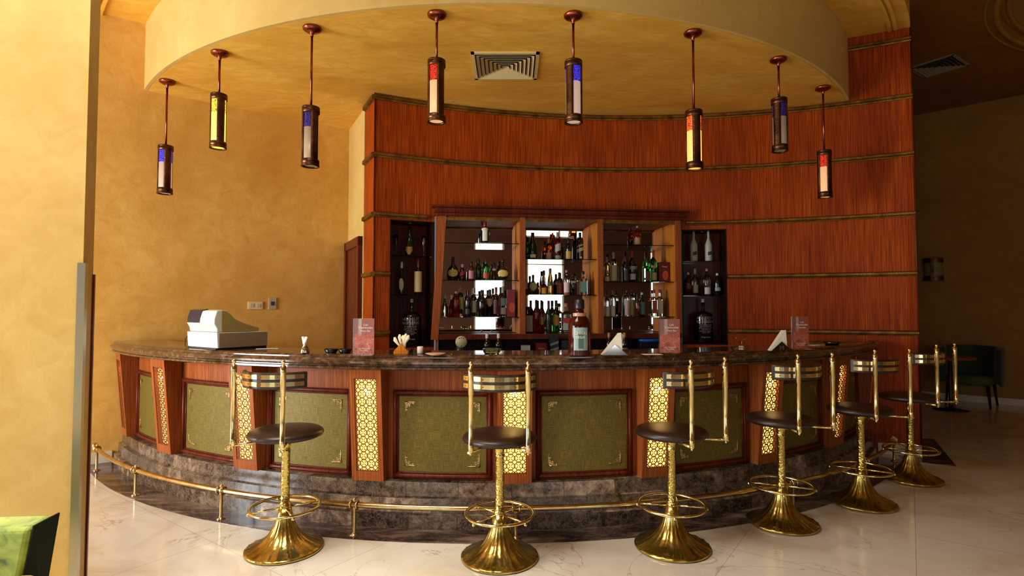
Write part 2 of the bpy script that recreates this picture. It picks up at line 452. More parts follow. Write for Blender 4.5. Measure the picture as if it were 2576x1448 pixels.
sx0, sx1, sy0, sy1 = FILL_SKY[0]-FILL_SKY[3]/2, FILL_SKY[0]+FILL_SKY[3]/2, FILL_SKY[1]-FILL_SKY[4]/2, FILL_SKY[1]+FILL_SKY[4]/2
cq(XL, sx0, YB, 12.6); cq(sx1, hx0, YB, 12.6); cq(sx0, sx1, YB, sy0); cq(sx0, sx1, sy1, 12.6); cq(hx0, hx1, YB, hy0); cq(hx0, hx1, hy1, 12.6); cq(hx1, XR+.3, YB, 12.6)
n = 64; vs = []; fs = []
for i in range(n):
    a = 2*pi*i/n; c_, s_ = math.cos(a), math.sin(a); k = 3.0/max(abs(c_), abs(s_))
    vs += [(DC[0]+DR*c_, DC[1]+DR*s_, z), (DC[0]+k*c_, DC[1]+k*s_, z)]
for i in range(n): j = (i+1) % n; fs.append((2*i, 2*j, 2*j+1, 2*i+1))
mb.add(vs, fs)
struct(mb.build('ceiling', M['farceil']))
mb = MB()
for x0, x1, y0, y1 in ((sx0, sx1, sy0, sy0+.08), (sx0, sx1, sy1-.08, sy1), (sx0, sx0+.08, sy0, sy1), (sx1-.08, sx1, sy0, sy1), (FILL_SKY[0]-.03, FILL_SKY[0]+.03, sy0, sy1), (sx0, sx1, FILL_SKY[1]-.03, FILL_SKY[1]+.03)): mb.boxn(x0, x1, y0, y1, Z3-.03, Z3)
struct(mb.build('window_7', M['white_paint']))  # frame round the invented roof opening, there only for the added light
mb = MB(); mb.lathe([(DR, -.02), (DR, .45), (.0, .62)], 64, (DC[0], DC[1], Z3), cap=False); struct(mb.build('ceiling_dome', M['farwall']))
mb = MB()
for rr, tr in ((DR+.02, .03), (DR+.12, .015), (DR-.08, .025)):
    mb.tube([(DC[0]+rr*math.cos(2*pi*i/72), DC[1]+rr*math.sin(2*pi*i/72), Z3+(.0 if rr > DR else .08)) for i in range(72)], tr, 8, True)
struct(mb.build('trim_2', M['farwall']))
aR = 53.3
mb = MB(); mb.sweep([(4.753, Z1), (5.23, Z2), ], 0, 0, 1, P) if False else None
mb = MB(); mb.sweep([(4.753, Z2), (4.753, Z1), (4.722, Z1), (4.722, Z2)], -49.2, aR, 110, P, smooth=False)
for k in range(len(mb.sm)): mb.sm[k] = False
o = mb.build('wall_soffit', M['drum']); struct(o)
mb = MB(); mb.sweep([(4.74, Z2), (5.30, Z2), (5.30, Z3), (5.28, Z3), (5.28, Z2+.03), (4.74, Z2+.03)], -49.4, 54.9, 100, P); struct(mb.build('ceiling_ring', M['ceil']))
mb = MB()
for rr in (5.11, 5.16, 5.27): mb.sweep([(rr, Z2-.025), (rr+.03, Z2-.025), (rr+.03, Z2), (rr, Z2)], -49.4, 54.0, 100, P)
struct(mb.build('trim_3', M['ceil']))
poly = [P(4.719, -49.2+(aR+49.2)*i/80)[:2] for i in range(81)]+[(3.7, 6.6), (2.0, 7.2), (-2.0, 7.6)]
mb = MB(); mb.prism(poly, Z1, Z1+.05); struct(mb.build('ceiling_soffit', M['ceil']))

# ---- wood wall with openings for niches and shelf unit
B0, B1 = -27.3, 27.75
NL, NR, UN = (-25.7, -21.15), (5.75, 10.45), (-21.15, 5.75)
HOLES = [(NL[0], NL[1], 1.09, 2.43), (UN[0], UN[1], 1.0, 2.5), (NR[0], NR[1], 1.09, 2.40)]
mb = MB(); cuts = sorted(set([B0, B1]+[h[0] for h in HOLES]+[h[1] for h in HOLES]))
for x0, x1 in zip(cuts, cuts[1:]):
    hs = sorted([(h[2], h[3]) for h in HOLES if h[0] < x1-1e-6 and h[1] > x0+1e-6]); z = 0
    for (h0, h1) in hs+[(Z2+.02, 9)]:
        if h0 > z+1e-6: mb.sweep([(WR, z), (WR, h0), (WR+.06, h0), (WR+.06, z)], x0, x1, max(2, int((x1-x0)*1.2)), Q)
        z = max(z, h1)
# left return and thickness on the right
a_, b_ = Vector(Q(WR, B0)[:2]), Vector((-1.62, 6.07)); d_ = Vector((.09, .05))
mb.prism([tuple(a_), tuple(a_+d_), tuple(b_+d_), tuple(b_)], 0, Z1)
e_ = Vector(Q(WR, B1)[:2]); mb.prism([tuple(e_), tuple(e_+Vector((-.06, .02))), tuple(e_+Vector((-.16, 1.0))), tuple(e_+Vector((-.04, 1.0)))][::-1], 0, Z2+.02)
struct(mb.build('wall_wood', M['wood']))
def trimsweep(z, b0, b1, wrap=False, wrapr=False):
    mb = MB(); pr = [(WR, z-.03), (WR-.014, z-.03), (WR-.02, z-.018), (WR-.034, z-.01), (WR-.034, z+.012), (WR-.02, z+.022), (WR, z+.024)]
    mb.sweep(pr, b0, b1, max(4, int(b1-b0)*2), Q)
    if wrap:
        p, q = Vector((*a_, z)), Vector((*b_, z)); d = (q-p).normalized(); nrm = Vector((d.y, -d.x, 0))*-1
        mb.add([p+Vector((0, 0, -.03)), q+Vector((0, 0, -.03)), q+Vector((0, 0, .024)), p+Vector((0, 0, .024)),
                p+nrm*.03+Vector((0, 0, -.02)), q+nrm*.03+Vector((0, 0, -.02)), q+nrm*.03+Vector((0, 0, .016)), p+nrm*.03+Vector((0, 0, .016))],
               [(4, 5, 6, 7), (0, 1, 5, 4), (3, 7, 6, 2), (0, 4, 7, 3), (1, 2, 6, 5)])
    return mb
tn = 4
for z, segs in ((3.70, [(B0, B1)]), (3.097, [(B0, B1)]), (2.475, [(B0, -22.0), (6.2, B1)]), (1.86, [(B0, NL[0]), (NR[1], B1)]), (1.25, [(B0, NL[0]), (NR[1], B1)]), (4.30, [(22.3, B1)])):
    for s_i, (b0, b1) in enumerate(segs):
        mb = trimsweep(z, b0, b1, wrap=(b0 == B0))
        struct(mb.build('trim_%d' % tn, M['bronze_trim'])); tn += 1
mb = MB(); mb.sweep([(WR-.016, 0), (WR, 0), (WR, .11), (WR-.016, .11)], 24.2, B1, 8, Q)
struct(mb.build('baseboard_wood', M['white_paint']))
mb = MB(); mb.tube([(*a_, 1.0), (*a_, Z1)], .008, 6); mb.tube([(*e_, 0), (*e_, Z2)], .01, 6); struct(mb.build('trim_%d' % tn, M['wood_dark'])); tn += 1

# ---- door in the alcove wall
dd = (Vector((-1.64, 6.12))-Vector(LW1)).normalized(); dn = Vector((dd.y, -dd.x))
dn = -dn if dn.x > 0 else dn
def dpt(u, off): v = Vector(LW1)+dd*u+dn*off; return (v.x, v.y)
door = struct(bpy.data.objects.new('door_1', None)); COL.objects.link(door)
mb = MB(); mb.prism([dpt(.10, .002), dpt(.78, .002), dpt(.78, .03), dpt(.10, .03)], 0, 2.2); mb.build('leaf', M['wood_dark'], door)
mb = MB()
for u0, u1, z0, z1 in ((.02, .11, 0, 2.3), (.76, .84, 0, 2.3), (.02, .84, 2.2, 2.3)): mb.prism([dpt(u0, .0), dpt(u1, .0), dpt(u1, .05), dpt(u0, .05)], z0, z1)
mb.build('frame', M['wood_dark'], door)

# ---- left pillar with metal corner guard
px0, px1 = Vector((-2.085, 2.70)), Vector((-2.235, 2.965))
pd = (px1-px0).normalized(); pf = Vector((-pd.y, pd.x)); pf = pf if pf.x < 0 else -pf
pf = Vector((-1, -.42)).normalized()
c3 = px1+pf*2.3; c4 = px0+pf*2.3
mb = MB(); mb.prism([tuple(px0), tuple(px1), tuple(c3), tuple(c4)], 0, Z3); struct(mb.build('pillar', M['pillar']))
nf = Vector((pf.y, -pf.x)); nf = nf if nf.y < 0 else -nf
ns = Vector((pd.y, -pd.x)); ns = ns if ns.x > 0 else -ns
GZ = 1.72
mb = MB()
k0 = px0+nf*.002+ns*.002
mb.prism([tuple(k0+pf*.022), tuple(k0+pf*.022+nf*.01), tuple(k0+nf*.01+ns*.01), tuple(k0+ns*.01+pd*.06), tuple(k0+pd*.06), tuple(k0)], 0, GZ)
g_ = thing('corner_guard', 'polished metal corner guard strip on the edge of the left pillar', 'corner guard', (0, 0, 0))
mb.build('guard_strip', M['steel'], g_)
mb = MB(); k1 = px1+ns*.003
mb.prism([tuple(k1-pd*.03), tuple(k1-pd*.03+ns*.008), tuple(k1+ns*.008+pd*.004), tuple(k1+pd*.004)], 0, GZ-.04); mb.build('edge_strip', M['wood_dark'], g_)

# ------------------------------------------------------------------ bar
top = MB()
prof = [(4.52, 1.10), (4.52, 1.178), (4.525, 1.183), (4.93, 1.183), (4.952, 1.178), (4.962, 1.168), (4.962, 1.160), (4.972, 1.157), (4.984, 1.149), (4.990, 1.136), (4.988, 1.122), (4.978, 1.112), (4.966, 1.109), (4.966, 1.103), (4.976, 1.098), (4.976, 1.084), (4.962, 1.078), (4.90, 1.078), (4.90, 1.10)]
top.sweep(prof, -48.3, 52.2, 120, P)
ct = top.build('bar_countertop', M['counter']); tag(ct, 'curved brown marble countertop with rounded edge on top of the bar', 'countertop')

bar = thing('bar_cabinet', 'curved wooden bar front with green leather panels, glowing lattices and marble plinth', 'bar')
mb = MB(); mb.sweep([(4.60, .0), (4.80, .0), (4.80, 1.078), (4.60, 1.078)], -48.0, 51.0, 110, P); mb.build('carcass', M['wood_bar'], bar)
mb = MB(); mb.sweep([(4.79, 0), (4.935, 0), (4.935, .1), (4.905, .103), (4.90, .2), (4.872, .203), (4.865, .3), (4.79, .3)], -48.0, 51.5, 110, P); mb.build('plinth', M['plinth'], bar)

def lattice_mb(w, h, xf):
    mb = MB(xf); nx = 3; cs = w/nx; nz = round(h/cs); cz = h/nz; r = .0031
    def rib(pts, closed=False): mb.tube([(x, 0, z) for x, z in pts], r, 4, closed, smooth=False, up=(0, 1, 0))
    for i in range(nx):
        for j in range(nz):
            x0 = -w/2+cs*(i+.5); z0 = cz*(j+.5)
            rib([(x0+cs*.27*math.cos(2*pi*k/8+pi/8), z0+cz*.27*math.sin(2*pi*k/8+pi/8)) for k in range(8)], True)
            for k in range(4):
                a = pi/4+k*pi/2
                rib([(x0+cs*.25*math.cos(a), z0+cz*.25*math.sin(a)), (x0+cs*.62*math.cos(a), z0+cz*.62*math.sin(a))])
            for sx, sz in ((1, 0), (0, 1)):      # petals reaching the cell sides
                for sg in (-1, 1):
                    rib([(x0+sg*sx*cs*.27, z0+sg*sz*cz*.27), (x0+sx*sg*cs*.4+sz*cs*.09, z0+sz*sg*cz*.4+sx*cz*.09), (x0+sx*sg*cs*.5, z0+sz*sg*cz*.5)])
                    rib([(x0+sg*sx*cs*.27, z0+sg*sz*cz*.27), (x0+sx*sg*cs*.4-sz*cs*.09, z0+sz*sg*cz*.4-sx*cz*.09), (x0+sx*sg*cs*.5, z0+sz*sg*cz*.5)])
    mb.boxn(-w/2, w/2, -.002, .002, 0, .006); mb.boxn(-w/2, w/2, -.002, .002, h-.006, h)
    for s_ in (-1, 1): mb.boxn(s_*(w/2-.003)-.003, s_*(w/2-.003)+.003, -.002, .002, 0, h)
    return mb
# pilasters are built in their own frame: x along the bar, -y outwards, origin on the arc R=4.86 at the floor
def pil_parts(root):
    z0, z1, wO, wI, iz0, iz1 = .298, 1.076, .235, .165, .365, 1.015
    def sl(p): return (p[0], p[1]-(.07*(p[2]-z0)/(z1-z0) if p[1] < .05 else 0), p[2])
    mb = MB(sl)
    for s_ in (-1, 1): mb.boxn(min(s_*wO/2, s_*wI/2), max(s_*wO/2, s_*wI/2), -.005, .07, z0, z1)
    mb.boxn(-wI/2, wI/2, -.005, .07, z0, iz0); mb.boxn(-wI/2, wI/2, -.005, .07, iz1, z1)
    body = mb.build('pilaster', M['wood_bar'], root)
    mb = lattice_mb(wI, iz1-iz0, lambda p: sl((p[0], p[1]+.002, p[2]+iz0))); mb.build('lattice_screen', M['gilt_lattice'], body)
    mb = MB(sl); mb.boxn(-wI/2, wI/2, .030, .036, iz0, iz1); mb.build('diffuser_panel', M['diffuser'], body)
    mb = MB(); mb.lathe([(.001, -.010), (.007, -.007), (.010, 0), (.007, .007), (.001, .010)], 12, (0, -.040, .92)); mb.build('bulb', M['bulb'], body)
    return body
pb = None
for i, a in enumerate(PIL):
    if i == 0: pb = pil_parts(bar); b = pb
    else:
        b = pb.copy(); COL.objects.link(b); b.parent = bar
        for g in pb.children: c = g.copy(); COL.objects.link(c); c.parent = b
    b.location = P(4.878, a); b.rotation_euler = (0, 0, R_(a))
    L = bpy.data.lights.new('niche_bulb_light', 'POINT'); L.energy = .30; L.color = (1, .66, .28); L.shadow_soft_size = .014
    lo = bpy.data.objects.new('niche_bulb_light', L); COL.objects.link(lo); lo.parent = b; lo.location = (0, -.043, .92)
def PS(a0, r0):     # s along the arc from angle a0, -y outwards from radius r0
    def f(p): a = a0+math.degrees(p[0]/r0); return P(r0-p[1], a, p[2])
    return f
orn = []
def spiral(cx, cz, r0, turns, ph, n=14):
    return [(cx+r0*(1-k/n*.85)*math.cos(ph+turns*2*pi*k/n), 0, cz+r0*(1-k/n*.85)*math.sin(ph+turns*2*pi*k/n)) for k in range(n+1)]
def ornament(xf):
    mb = MB(xf)
    for (cx, cz, r, tn_, ph) in ((.012, .012, .012, 1.2, 0), (.036, .010, .011, 1.1, 2), (.010, .036, .011, -1.1, -.5), (.058, .007, .008, 1.1, 1), (.007, .058, .008, -1.1, .5), (.028, .028, .009, 1, 4)):
        mb.tube(spiral(cx, cz, r, tn_, ph), .0026, 4, smooth=False, up=(0, 1, 0))
    mb.tube([(0, 0, 0), (.03, 0, .003), (.062, 0, .001), (.09, 0, .004)], [.004, .0032, .0026, .001], 4, up=(0, 1, 0)); mb.tube([(0, 0, 0), (.003, 0, .03), (.001, 0, .062), (.004, 0, .09)], [.004, .0032, .0026, .001], 4, up=(0, 1, 0))
    return mb
for i in range(8):
    ac = (PIL[i]+PIL[i+1])/2
    W, z0, z1 = .70, .308, .936
    if i == 7: W = .66
    mb = MB(PS(ac, 4.803)); mb.boxn(-W/2+.03, W/2-.03, -.004, .0, z0+.03, z1-.04, 10)
    pn = mb.build('leather_panel', M['panel'], bar)
    mb = MB(PS(ac, 4.803))
    for zz in (z0+.018, z1-.03): 
        mb.tube([(-W/2+W*k/12, -.012, zz) for k in range(13)], .016, 8); mb.tube([(-W/2+.02+(W-.04)*k/12, -.006, zz+(.02 if zz < .6 else -.02)) for k in range(13)], .007, 6)
    for xx in (-W/2+.014, W/2-.014):
        mb.tube([(xx, -.012, z0), (xx, -.012, z1-.014)], .016, 8, up=(0, 1, 0)); sg = 1 if xx < 0 else -1; mb.tube([(xx+sg*.02, -.006, z0+.02), (xx+sg*.02, -.006, z1-.04)], .007, 6, up=(0, 1, 0))
    mb.build('panel_moulding', M['wood_dark'], pn)
    for sx in (-1, 1):
        for sz in (-1, 1):
            bx, bz = sx*(W/2-.085), (z0+z1)/2-.005+sz*((z1-z0)/2-.09)
            f0 = PS(ac, 4.803)
            ornament(lambda p, sx=sx, sz=sz, bx=bx, bz=bz, f0=f0: f0((bx-sx*p[0], p[1]-.006, bz-sz*p[2]))).build('corner_ornament', M['gilt'], pn)

# foot rail
rail = thing('foot_rail', 'brass foot rail running along the foot of the curved bar', 'foot rail')
RR, RZ = 5.09, .205
mb = MB(); mb.tube([P(RR, -47.3+(51.6+47.3)*k/110, RZ) for k in range(111)], .018, 12); mb.build('rail_tube', M['rail'], rail)
for a in (-47.6, 51.9):
    mb = MB(); x, y, z = P(RR, a, RZ); mb.lathe([(.001, -.028), (.018, -.022), (.027, 0), (.018, .022), (.001, .028)], 14, (x, y, z)); mb.build('end_ball', M['rail'], rail)
mb = MB(); mb.lathe([(.03, .004), (.03, .010), (.013, .016), (.0115, .03), (.0115, RZ-.03), (.014, RZ-.024), (.014, RZ-.015)], 14); 
for dx in (-.022, .022): mb.tube([(dx, .026*math.cos(q*pi/8), RZ+.026*math.sin(q*pi/8)) for q in range(16)], .006, 6, True, up=(1, 0, 0))
mb.lathe([(.010, .018), (.012, .03), (.006, .042), (.001, .045)], 10, (0, 0, RZ))
post0 = None
for a in [A0+STEP*(i-4) for i in range(0, 9)]:
    if post0 is None: post0 = mb.build('rail_post', M['rail'], rail); o = post0
    else: o = post0.copy(); COL.objects.link(o); o.parent = rail
    o.location = P(RR, a); o.rotation_euler = (0, 0, R_(a))

# ------------------------------------------------------------------ stools
def make_stool(label):
    t = thing('bar_stool', label, 'bar stool')
    class FL:
        n = 21
        def __call__(s, z): return .022 if .03 < z < .1 else (.035 if z < .18 and z > .02 else 0)
    mb = MB(); mb.lathe([(.228, .001), (.233, .006), (.233, .016), (.224, .021), (.20, .029), (.17, .042), (.135, .062), (.105, .087), (.08, .12), (.06, .16), (.046, .21), (.037, .26)], 84, flute=FL())
    mb.build('base', M['brass_b'], t)
    mb = MB(); mb.lathe([(.037, .258), (.034, .262), (.034, .285), (.027, .29), (.026, .34), (.026, .60), (.029, .605), (.029, .613), (.026, .618), (.029, .64), (.036, .67), (.041, .69)], 28)
    mb.build('column', M['brass_h'], t)
    rg = MB(); rg.tube([(.205*math.cos(2*pi*k/48), .205*math.sin(2*pi*k/48), .262) for k in range(48)], .009, 10, True); ring = rg.build('foot_ring', M['brass'], t)
    for k in range(4):
        a = pi/4+k*pi/2; mb = MB(); mb.tube([(.03*math.cos(a), .03*math.sin(a), .258), (.2*math.cos(a), .2*math.sin(a), .258)], .006, 8)
        mb.lathe([(.001, -.012), (.009, -.006), (.01, 0), (.006, .01)], 10, (.212*math.cos(a), .212*math.sin(a), .25)); mb.build('spoke', M['brass'], ring)
    mb = MB(); mb.lathe([(.05, .688), (.15, .690), (.20, .694), (.222, .704), (.228, .716), (.222, .730), (.205, .742), (.16, .750), (.08, .754), (.001, .755)], 48); mb.build('seat', M['leather'], t)
    for sx in (-1, 1):
        mb = MB(); mb.tube([(sx*.04, -.03, .682), (sx*.16, -.278, .700)], .008, 8); mb.tube([(sx*.16, -.278, .700), (sx*.172, -.298, .699)], .007, 8); mb.build('bracket_arm', M['brass'], t)
        mb = MB(); x, y = sx*.16, -.285
        mb.lathe([(.001, .680), (.005, .682), (.008, .689), (.004, .694), (.011, .697), (.0155, .700), (.0155, .742), (.014, .744), (.014, 1.015), (.0162, 1.017), (.0162, 1.125), (.0170, 1.13), (.0170, 1.168), (.009, 1.172), (.006, 1.177), (.010, 1.183), (.0125, 1.192), (.010, 1.200), (.001, 1.205)], 18, (x, y, 0))
        mb.build('back_post', M['brass'], t)
    def arc(r0, r1, z0, z1, hw, n=18):
        mb = MB(); A = math.asin(hw/.255)
        vs = []; 
        for k in range(n+1):
            q = -A+2*A*k/n
            for r, z in ((r0, z0), (r1, z0), (r1, z1), (r0, z1)): vs.append((r*math.sin(q), -r*math.cos(q)-.008, z))
        fs = [(k*4+i, k*4+(i+1) % 4, k*4+4+(i+1) % 4, k*4+4+i) for k in range(n) for i in range(4)]+[(3, 2, 1, 0), (n*4, n*4+1, n*4+2, n*4+3)]
        mb.add(vs, fs); return mb
    pad = arc(.225, .250, 1.022, 1.122, .225).build('backrest', M['leather'], t, bevel=.008)
    for z in (1.040, 1.083):
        b = arc(.2505, .254, z, z+.026, .212).build('brass_band', M['brass'], pad)
        mb = MB()
        for q in (-50, -22, 0, 22, 50):
            a = R_(q); mb.lathe([(.0035, 0), (.002, .002), (.0005, .0025)], 8, m=Matrix.Translation((.254*math.sin(a), -.254*math.cos(a)-.008, z+.013)) @ Matrix.Rotation(a, 4, 'Z') @ Matrix.Rotation(pi/2, 4, 'X'))
        mb.build('screw', M['bronze'], pad)
    return t
ST = [((-1.42, 3.53), -11, 'leftmost brass bar stool, its back beside the lattice nearest the cash register'),
      ((-.075, 3.415), 1, 'brass bar stool nearest the viewer, its back square on to the camera'),
      ((1.008, 3.56), 34, 'brass bar stool third from the left, its seat hiding part of a glowing lattice'),
      ((1.89, 3.95), 23, 'brass bar stool fourth from the left, below the triangular white napkin holder'),
      ((2.70, 4.35), 15, 'brass bar stool second from the right end of the row'),
      ((3.51, 4.95), 30, 'brass bar stool farthest right, in front of the dark room beyond the wood wall')]
s0 = None
for (x, y), psi, lab in ST:
    if s0 is None: s0 = make_stool(lab); o = s0
    else: o = dup(s0, label=lab)
    o.location = (x, y, .001 if math.hypot(x-CX, y-CY) > 5.37 else .001); o.rotation_euler = (0, 0, R_(psi)); o['group'] = 'brass bar stools in a row along the bar'

# ------------------------------------------------------------------ pendant lamps
def netglass(name, c, es):
    t = NT(name); v = t.coord('Object'); vo = t.n('ShaderNodeTexVoronoi'); vo.feature = 'DISTANCE_TO_EDGE'; vo.inputs['Scale'].default_value = 95; t.l(v, vo.inputs['Vector'])
    f = t.ramp(vo.outputs['Distance'], [(.06, (0, 0, 0)), (.16, (1, 1, 1))])
    col = t.mix(f, tuple(x*.05 for x in c), c); t.set(base=col, emit=col, es=es, rough=.25); return t.m
def creamglass(name, c, es):
    t = NT(name); v = t.coord('Object'); s_ = t.n('ShaderNodeSeparateXYZ'); t.l(v, s_.inputs[0])
    t.set(base=(.40, .29, .18), emit=c, es=es, rough=.3); return t.m
LK = {'blue': (netglass('blue_net_glass', (.07, .05, .85), .8), creamglass('cool_cream_glass', (.9, .62, .50), .38)),
      'bluedim': (netglass('dim_blue_net_glass', (.06, .035, .30), .10), creamglass('unlit_cream_glass', (.8, .6, .4), .06)),
      'red': (netglass('red_net_glass', (.85, .03, .01), .8), creamglass('warm_cream_glass', (1, .50, .22), .62)),
      'redlit': (netglass('lit_red_net_glass', (1, .12, .02), 1.1), creamglass('orange_lit_glass', (1, .47, .08), 1.15)),
      'yellow': (netglass('lit_yellow_net_glass', (1, .72, .06), 1.2), creamglass('yellow_lit_glass', (1, .78, .05), 1.6))}
LAMPS = [(421, 203, 365, 'blue', 200, 'blue-topped pendant lamp farthest left under the soffit'),
         (553, 131, 236, 'yellow', 195, 'brightly lit yellow pendant lamp'),
         (785, 69, 268, 'bluedim', 200, 'unlit pendant lamp with dim blue top, hanging left of the wood wall'),
         (1099, 34, 150, 'red', 190, 'red-topped pendant lamp left of the square ceiling diffuser'),
         (1442, 36, 152, 'blue', 235, 'blue-topped pendant lamp right of the square ceiling diffuser'),
         (1743, 80, 277, 'redlit', 150, 'glowing orange pendant lamp with red top before the wood wall'),
         (1958, 147, 247, 'bluedim', 225, 'unlit cream pendant lamp with dim blue top, second from the right'),
         (2070, 219, 378, 'red', 170, 'red-topped pendant lamp farthest right under the soffit')]
for i, (cx, cyy, ty, kind, rot, lab) in enumerate(LAMPS):
    c = at_z(cx, cyy, Z1); tz = at_y(cx-4, ty, c.y).z-.005; H = .475
    t = thing('pendant_lamp', lab, 'pendant lamp', (c.x, c.y, 0), R_(rot), 'cylinder pendant lamps hanging along the soffit')
    mb = MB(); mb.lathe([(.0, Z1-.001), (.066, Z1-.001), (.072, Z1-.008), (.070, Z1-.022), (.05, Z1-.034), (.02, Z1-.04), (.013, Z1-.06), (.011, Z1-.075)][::-1], 28); mb.build('ceiling_canopy', M['copper'], t)
    mb = MB(); mb.tube([(0, 0, tz-.01), (0, 0, Z1-.07)], .0095, 10, up=(0, 1, 0)); mb.build('rod', M['copper'], t)
    mb = MB(); mb.lathe([(.02, tz), (.066, tz-.002), (.068, tz-.012), (.064, tz-.016), (.068, tz-.02), (.068, tz-.05), (.063, tz-.055), (.063, tz-.04)][::-1], 32, cap=False); mb.build('top_band', M['bronze'], t)
    b = tz-H
    mb = MB(); mb.lathe([(.056, b+.05), (.063, b+.056), (.068, b+.048), (.068, b+.022), (.064, b+.018), (.070, b+.012), (.070, b), (.058, b)], 32, cap=False); mb.build('bottom_band', M['bronze'], t)
    for k in range(3):
        mb = MB(); q = 2*pi*k/3
        vs = []
        for zz in (b+.04, tz-.045):
            for rr, dq in ((.058, -.50), (.0655, -.50), (.0665, -.25), (.067, 0), (.0665, .25), (.0655, .50), (.058, .50)): vs.append((rr*math.cos(q+dq), rr*math.sin(q+dq), zz))
        mb.add(vs, [(k2, k2+1, k2+8, k2+7) for k2 in range(6)]+[(6, 0, 7, 13)], smooth=True); mb.build('strap', M['bronze'], t)
    zs = tz-.17
    mb = MB(); mb.lathe([(.057, zs), (.057, tz-.03)], 28, cap=False); mb.build('coloured_glass', LK[kind][0], t)
    mb = MB(); mb.lathe([(.052, b+.012), (.057, b+.03), (.057, zs)], 28, cap=True); mb.build('cream_glass', LK[kind][1], t)

# ------------------------------------------------------------------ ceiling diffusers and sconce
def diffuser(name, c, hx, hy, z, rz, mat_, lab, n=7):
    t = thing(name, lab, 'air vent', (c[0], c[1], z), rz)
    mb = MB()
    fr = .03
    for x0, x1, y0, y1 in ((-hx, hx, -hy, -hy+fr), (-hx, hx, hy-fr, hy), (-hx, -hx+fr, -hy, hy), (hx-fr, hx, -hy, hy)): mb.boxn(x0, x1, y0, y1, -.014, 0)
    mb.build('frame', mat_, t)
    mb = MB(); mb.boxn(-hx+fr, hx-fr, -hy+fr, hy-fr, -.0012, -.0002); mb.build('duct_shade', pm('1c1206'), t)  # dark sheet stands in for the shade of the hollow above the louvres
    mb = MB()
    for k in range(n):
        a, b = 1-(k+.35)/n*.97, 1-(k+1.0)/n*.97
        ax, ay, bx, by = (hx-fr)*a, (hy-fr)*a, (hx-fr)*b, (hy-fr)*b; zt, zb = -.004, -.022
        vs = [(-ax, -ay, zb), (ax, -ay, zb), (ax, ay, zb), (-ax, ay, zb), (-bx, -by, zt), (bx, -by, zt), (bx, by, zt), (-bx, by, zt)]
        vs += [(x, y, z_+.002) for x, y, z_ in vs]
        fs = [(i, (i+1) % 4, 4+(i+1) % 4, 4+i) for i in range(4)]+[(8+i, 12+i, 12+(i+1) % 4, 8+(i+1) % 4) for i in range(4)]+[(i, 8+i, 8+(i+1) % 4, (i+1) % 4) for i in range(4)]
        mb.add(vs, fs)
    mb.build('louvre', mat_, t)
    return t
diffuser('ceiling_diffuser', (-.06, 5.055), .30, .285, Z1, 0, pm('d8c48c'), 'square louvred air diffuser in the soffit above the bar')
diffuser('air_vent', (5.85, 7.52), .285, .265, Z3, R_(34), pm('9a9478'), 'square louvred air vent in the dark ceiling at right', 5)

w_ = at_y(2348, 678, 9.2); tt = ((w_.x-fp.x)*fd.x+(w_.y-fp.y)*fd.y)
# sconce on the far wall: where the sight line meets the wall line
d = ray(2348, 678); fn = Vector((fd.y, -fd.x)); tq = (fp.x*fn.x+fp.y*fn.y)/(d.x*fn.x+d.y*fn.y); sp = d*tq
sc = thing('wall_sconce', 'half-round wall sconce on the dark plaster wall at far right', 'wall lamp', (sp.x-.01, sp.y-.01, HC+d.z*tq), math.atan2(fd.y, fd.x))
for nm, z0, z1, r, mt in (('shade', -.11, .11, .13, pm('8a7a48')), ('top_band', .11, .19, .14, M['bronze']), ('bottom_band', -.19, -.11, .14, M['bronze'])):
    mb = MB(); pts = [(r*math.cos(pi*k/14), -r*.8*math.sin(pi*k/14)) for k in range(15)]; mb.prism(pts[::-1], z0, z1); mb.build(nm, mt, sc)
mb = MB(); mb.boxn(-.02, .02, -.125, -.10, -.2, .2); mb.build('strap', M['bronze'], sc)

# wall plates on the left wall
ld = Vector((1, .74)).normalized(); ln = Vector((ld.y, -ld.x))
def on_left(x, y):
    d = ray(x, y); n_ = Vector((-ld.y, ld.x)); c = Vector((-3.84, 5.57)); t = (c.x*n_.x+c.y*n_.y)/(d.x*n_.x+d.y*n_.y); return (d.x*t, d.y*t, HC+d.z*t)
for nm, lab, px, py, ww, hh, mt, inner in (('socket_plate', 'cream double socket plate on the plaster wall', 642, 768, .155, .085, pm('e0cfa0'), pm('c8b88a')), ('switch_plate', 'small grey switch plate right of the cream socket plate', 685, 763, .085, .135, pm('b5a888'), pm('3a3a38'))):
    q = on_left(px, py); t = thing(nm, lab, 'wall plate', q, math.atan2(ld.y, ld.x))
    mb = MB(); mb.boxn(-ww/2, ww/2, -.014, -.001, -hh/2, hh/2); mb.build('plate', mt, t, bevel=.003)
    for s_ in ((-1, 1) if nm == 'socket_plate' else (0,)):
        mb = MB(); mb.boxn(s_*.035-.018, s_*.035+.018, -.018, -.0145, -.022, .022); mb.build('insert', inner, t)

# ------------------------------------------------------------------ back bar shelf unit
UA = math.atan2(.35, 2.83); UO = Vector((-.83, 5.92)); ux = Vector((math.cos(UA), math.sin(UA))); un = Vector((-math.sin(UA), math.cos(UA)))
UMAT = Matrix.Translation((UO.x, UO.y, 0)) @ Matrix.Rotation(UA, 4, 'Z')
def on_unit(x, y, depth):         # sight line meets the plane at this depth behind the unit's front; returns (u, z)
    d = ray(x, y); o = UO+un*depth; t = (o.x*un.x+o.y*un.y)/(d.x*un.x+d.y*un.y); q = Vector((d.x*t, d.y*t))-o
    return q.dot(ux), HC+d.z*t
DEP = .36
u_l, _ = on_unit(1122, 700, 0); u_1a, _ = on_unit(1308, 700, 0); u_1b, _ = on_unit(1322, 700, 0); u_2a, _ = on_unit(1505, 700, 0); u_2b, _ = on_unit(1518, 700, 0); u_r, _ = on_unit(1701, 700, 0)
ztop = on_unit(1400, 558, 0)[1]; zbot = on_unit(1400, 838, 0)[1]
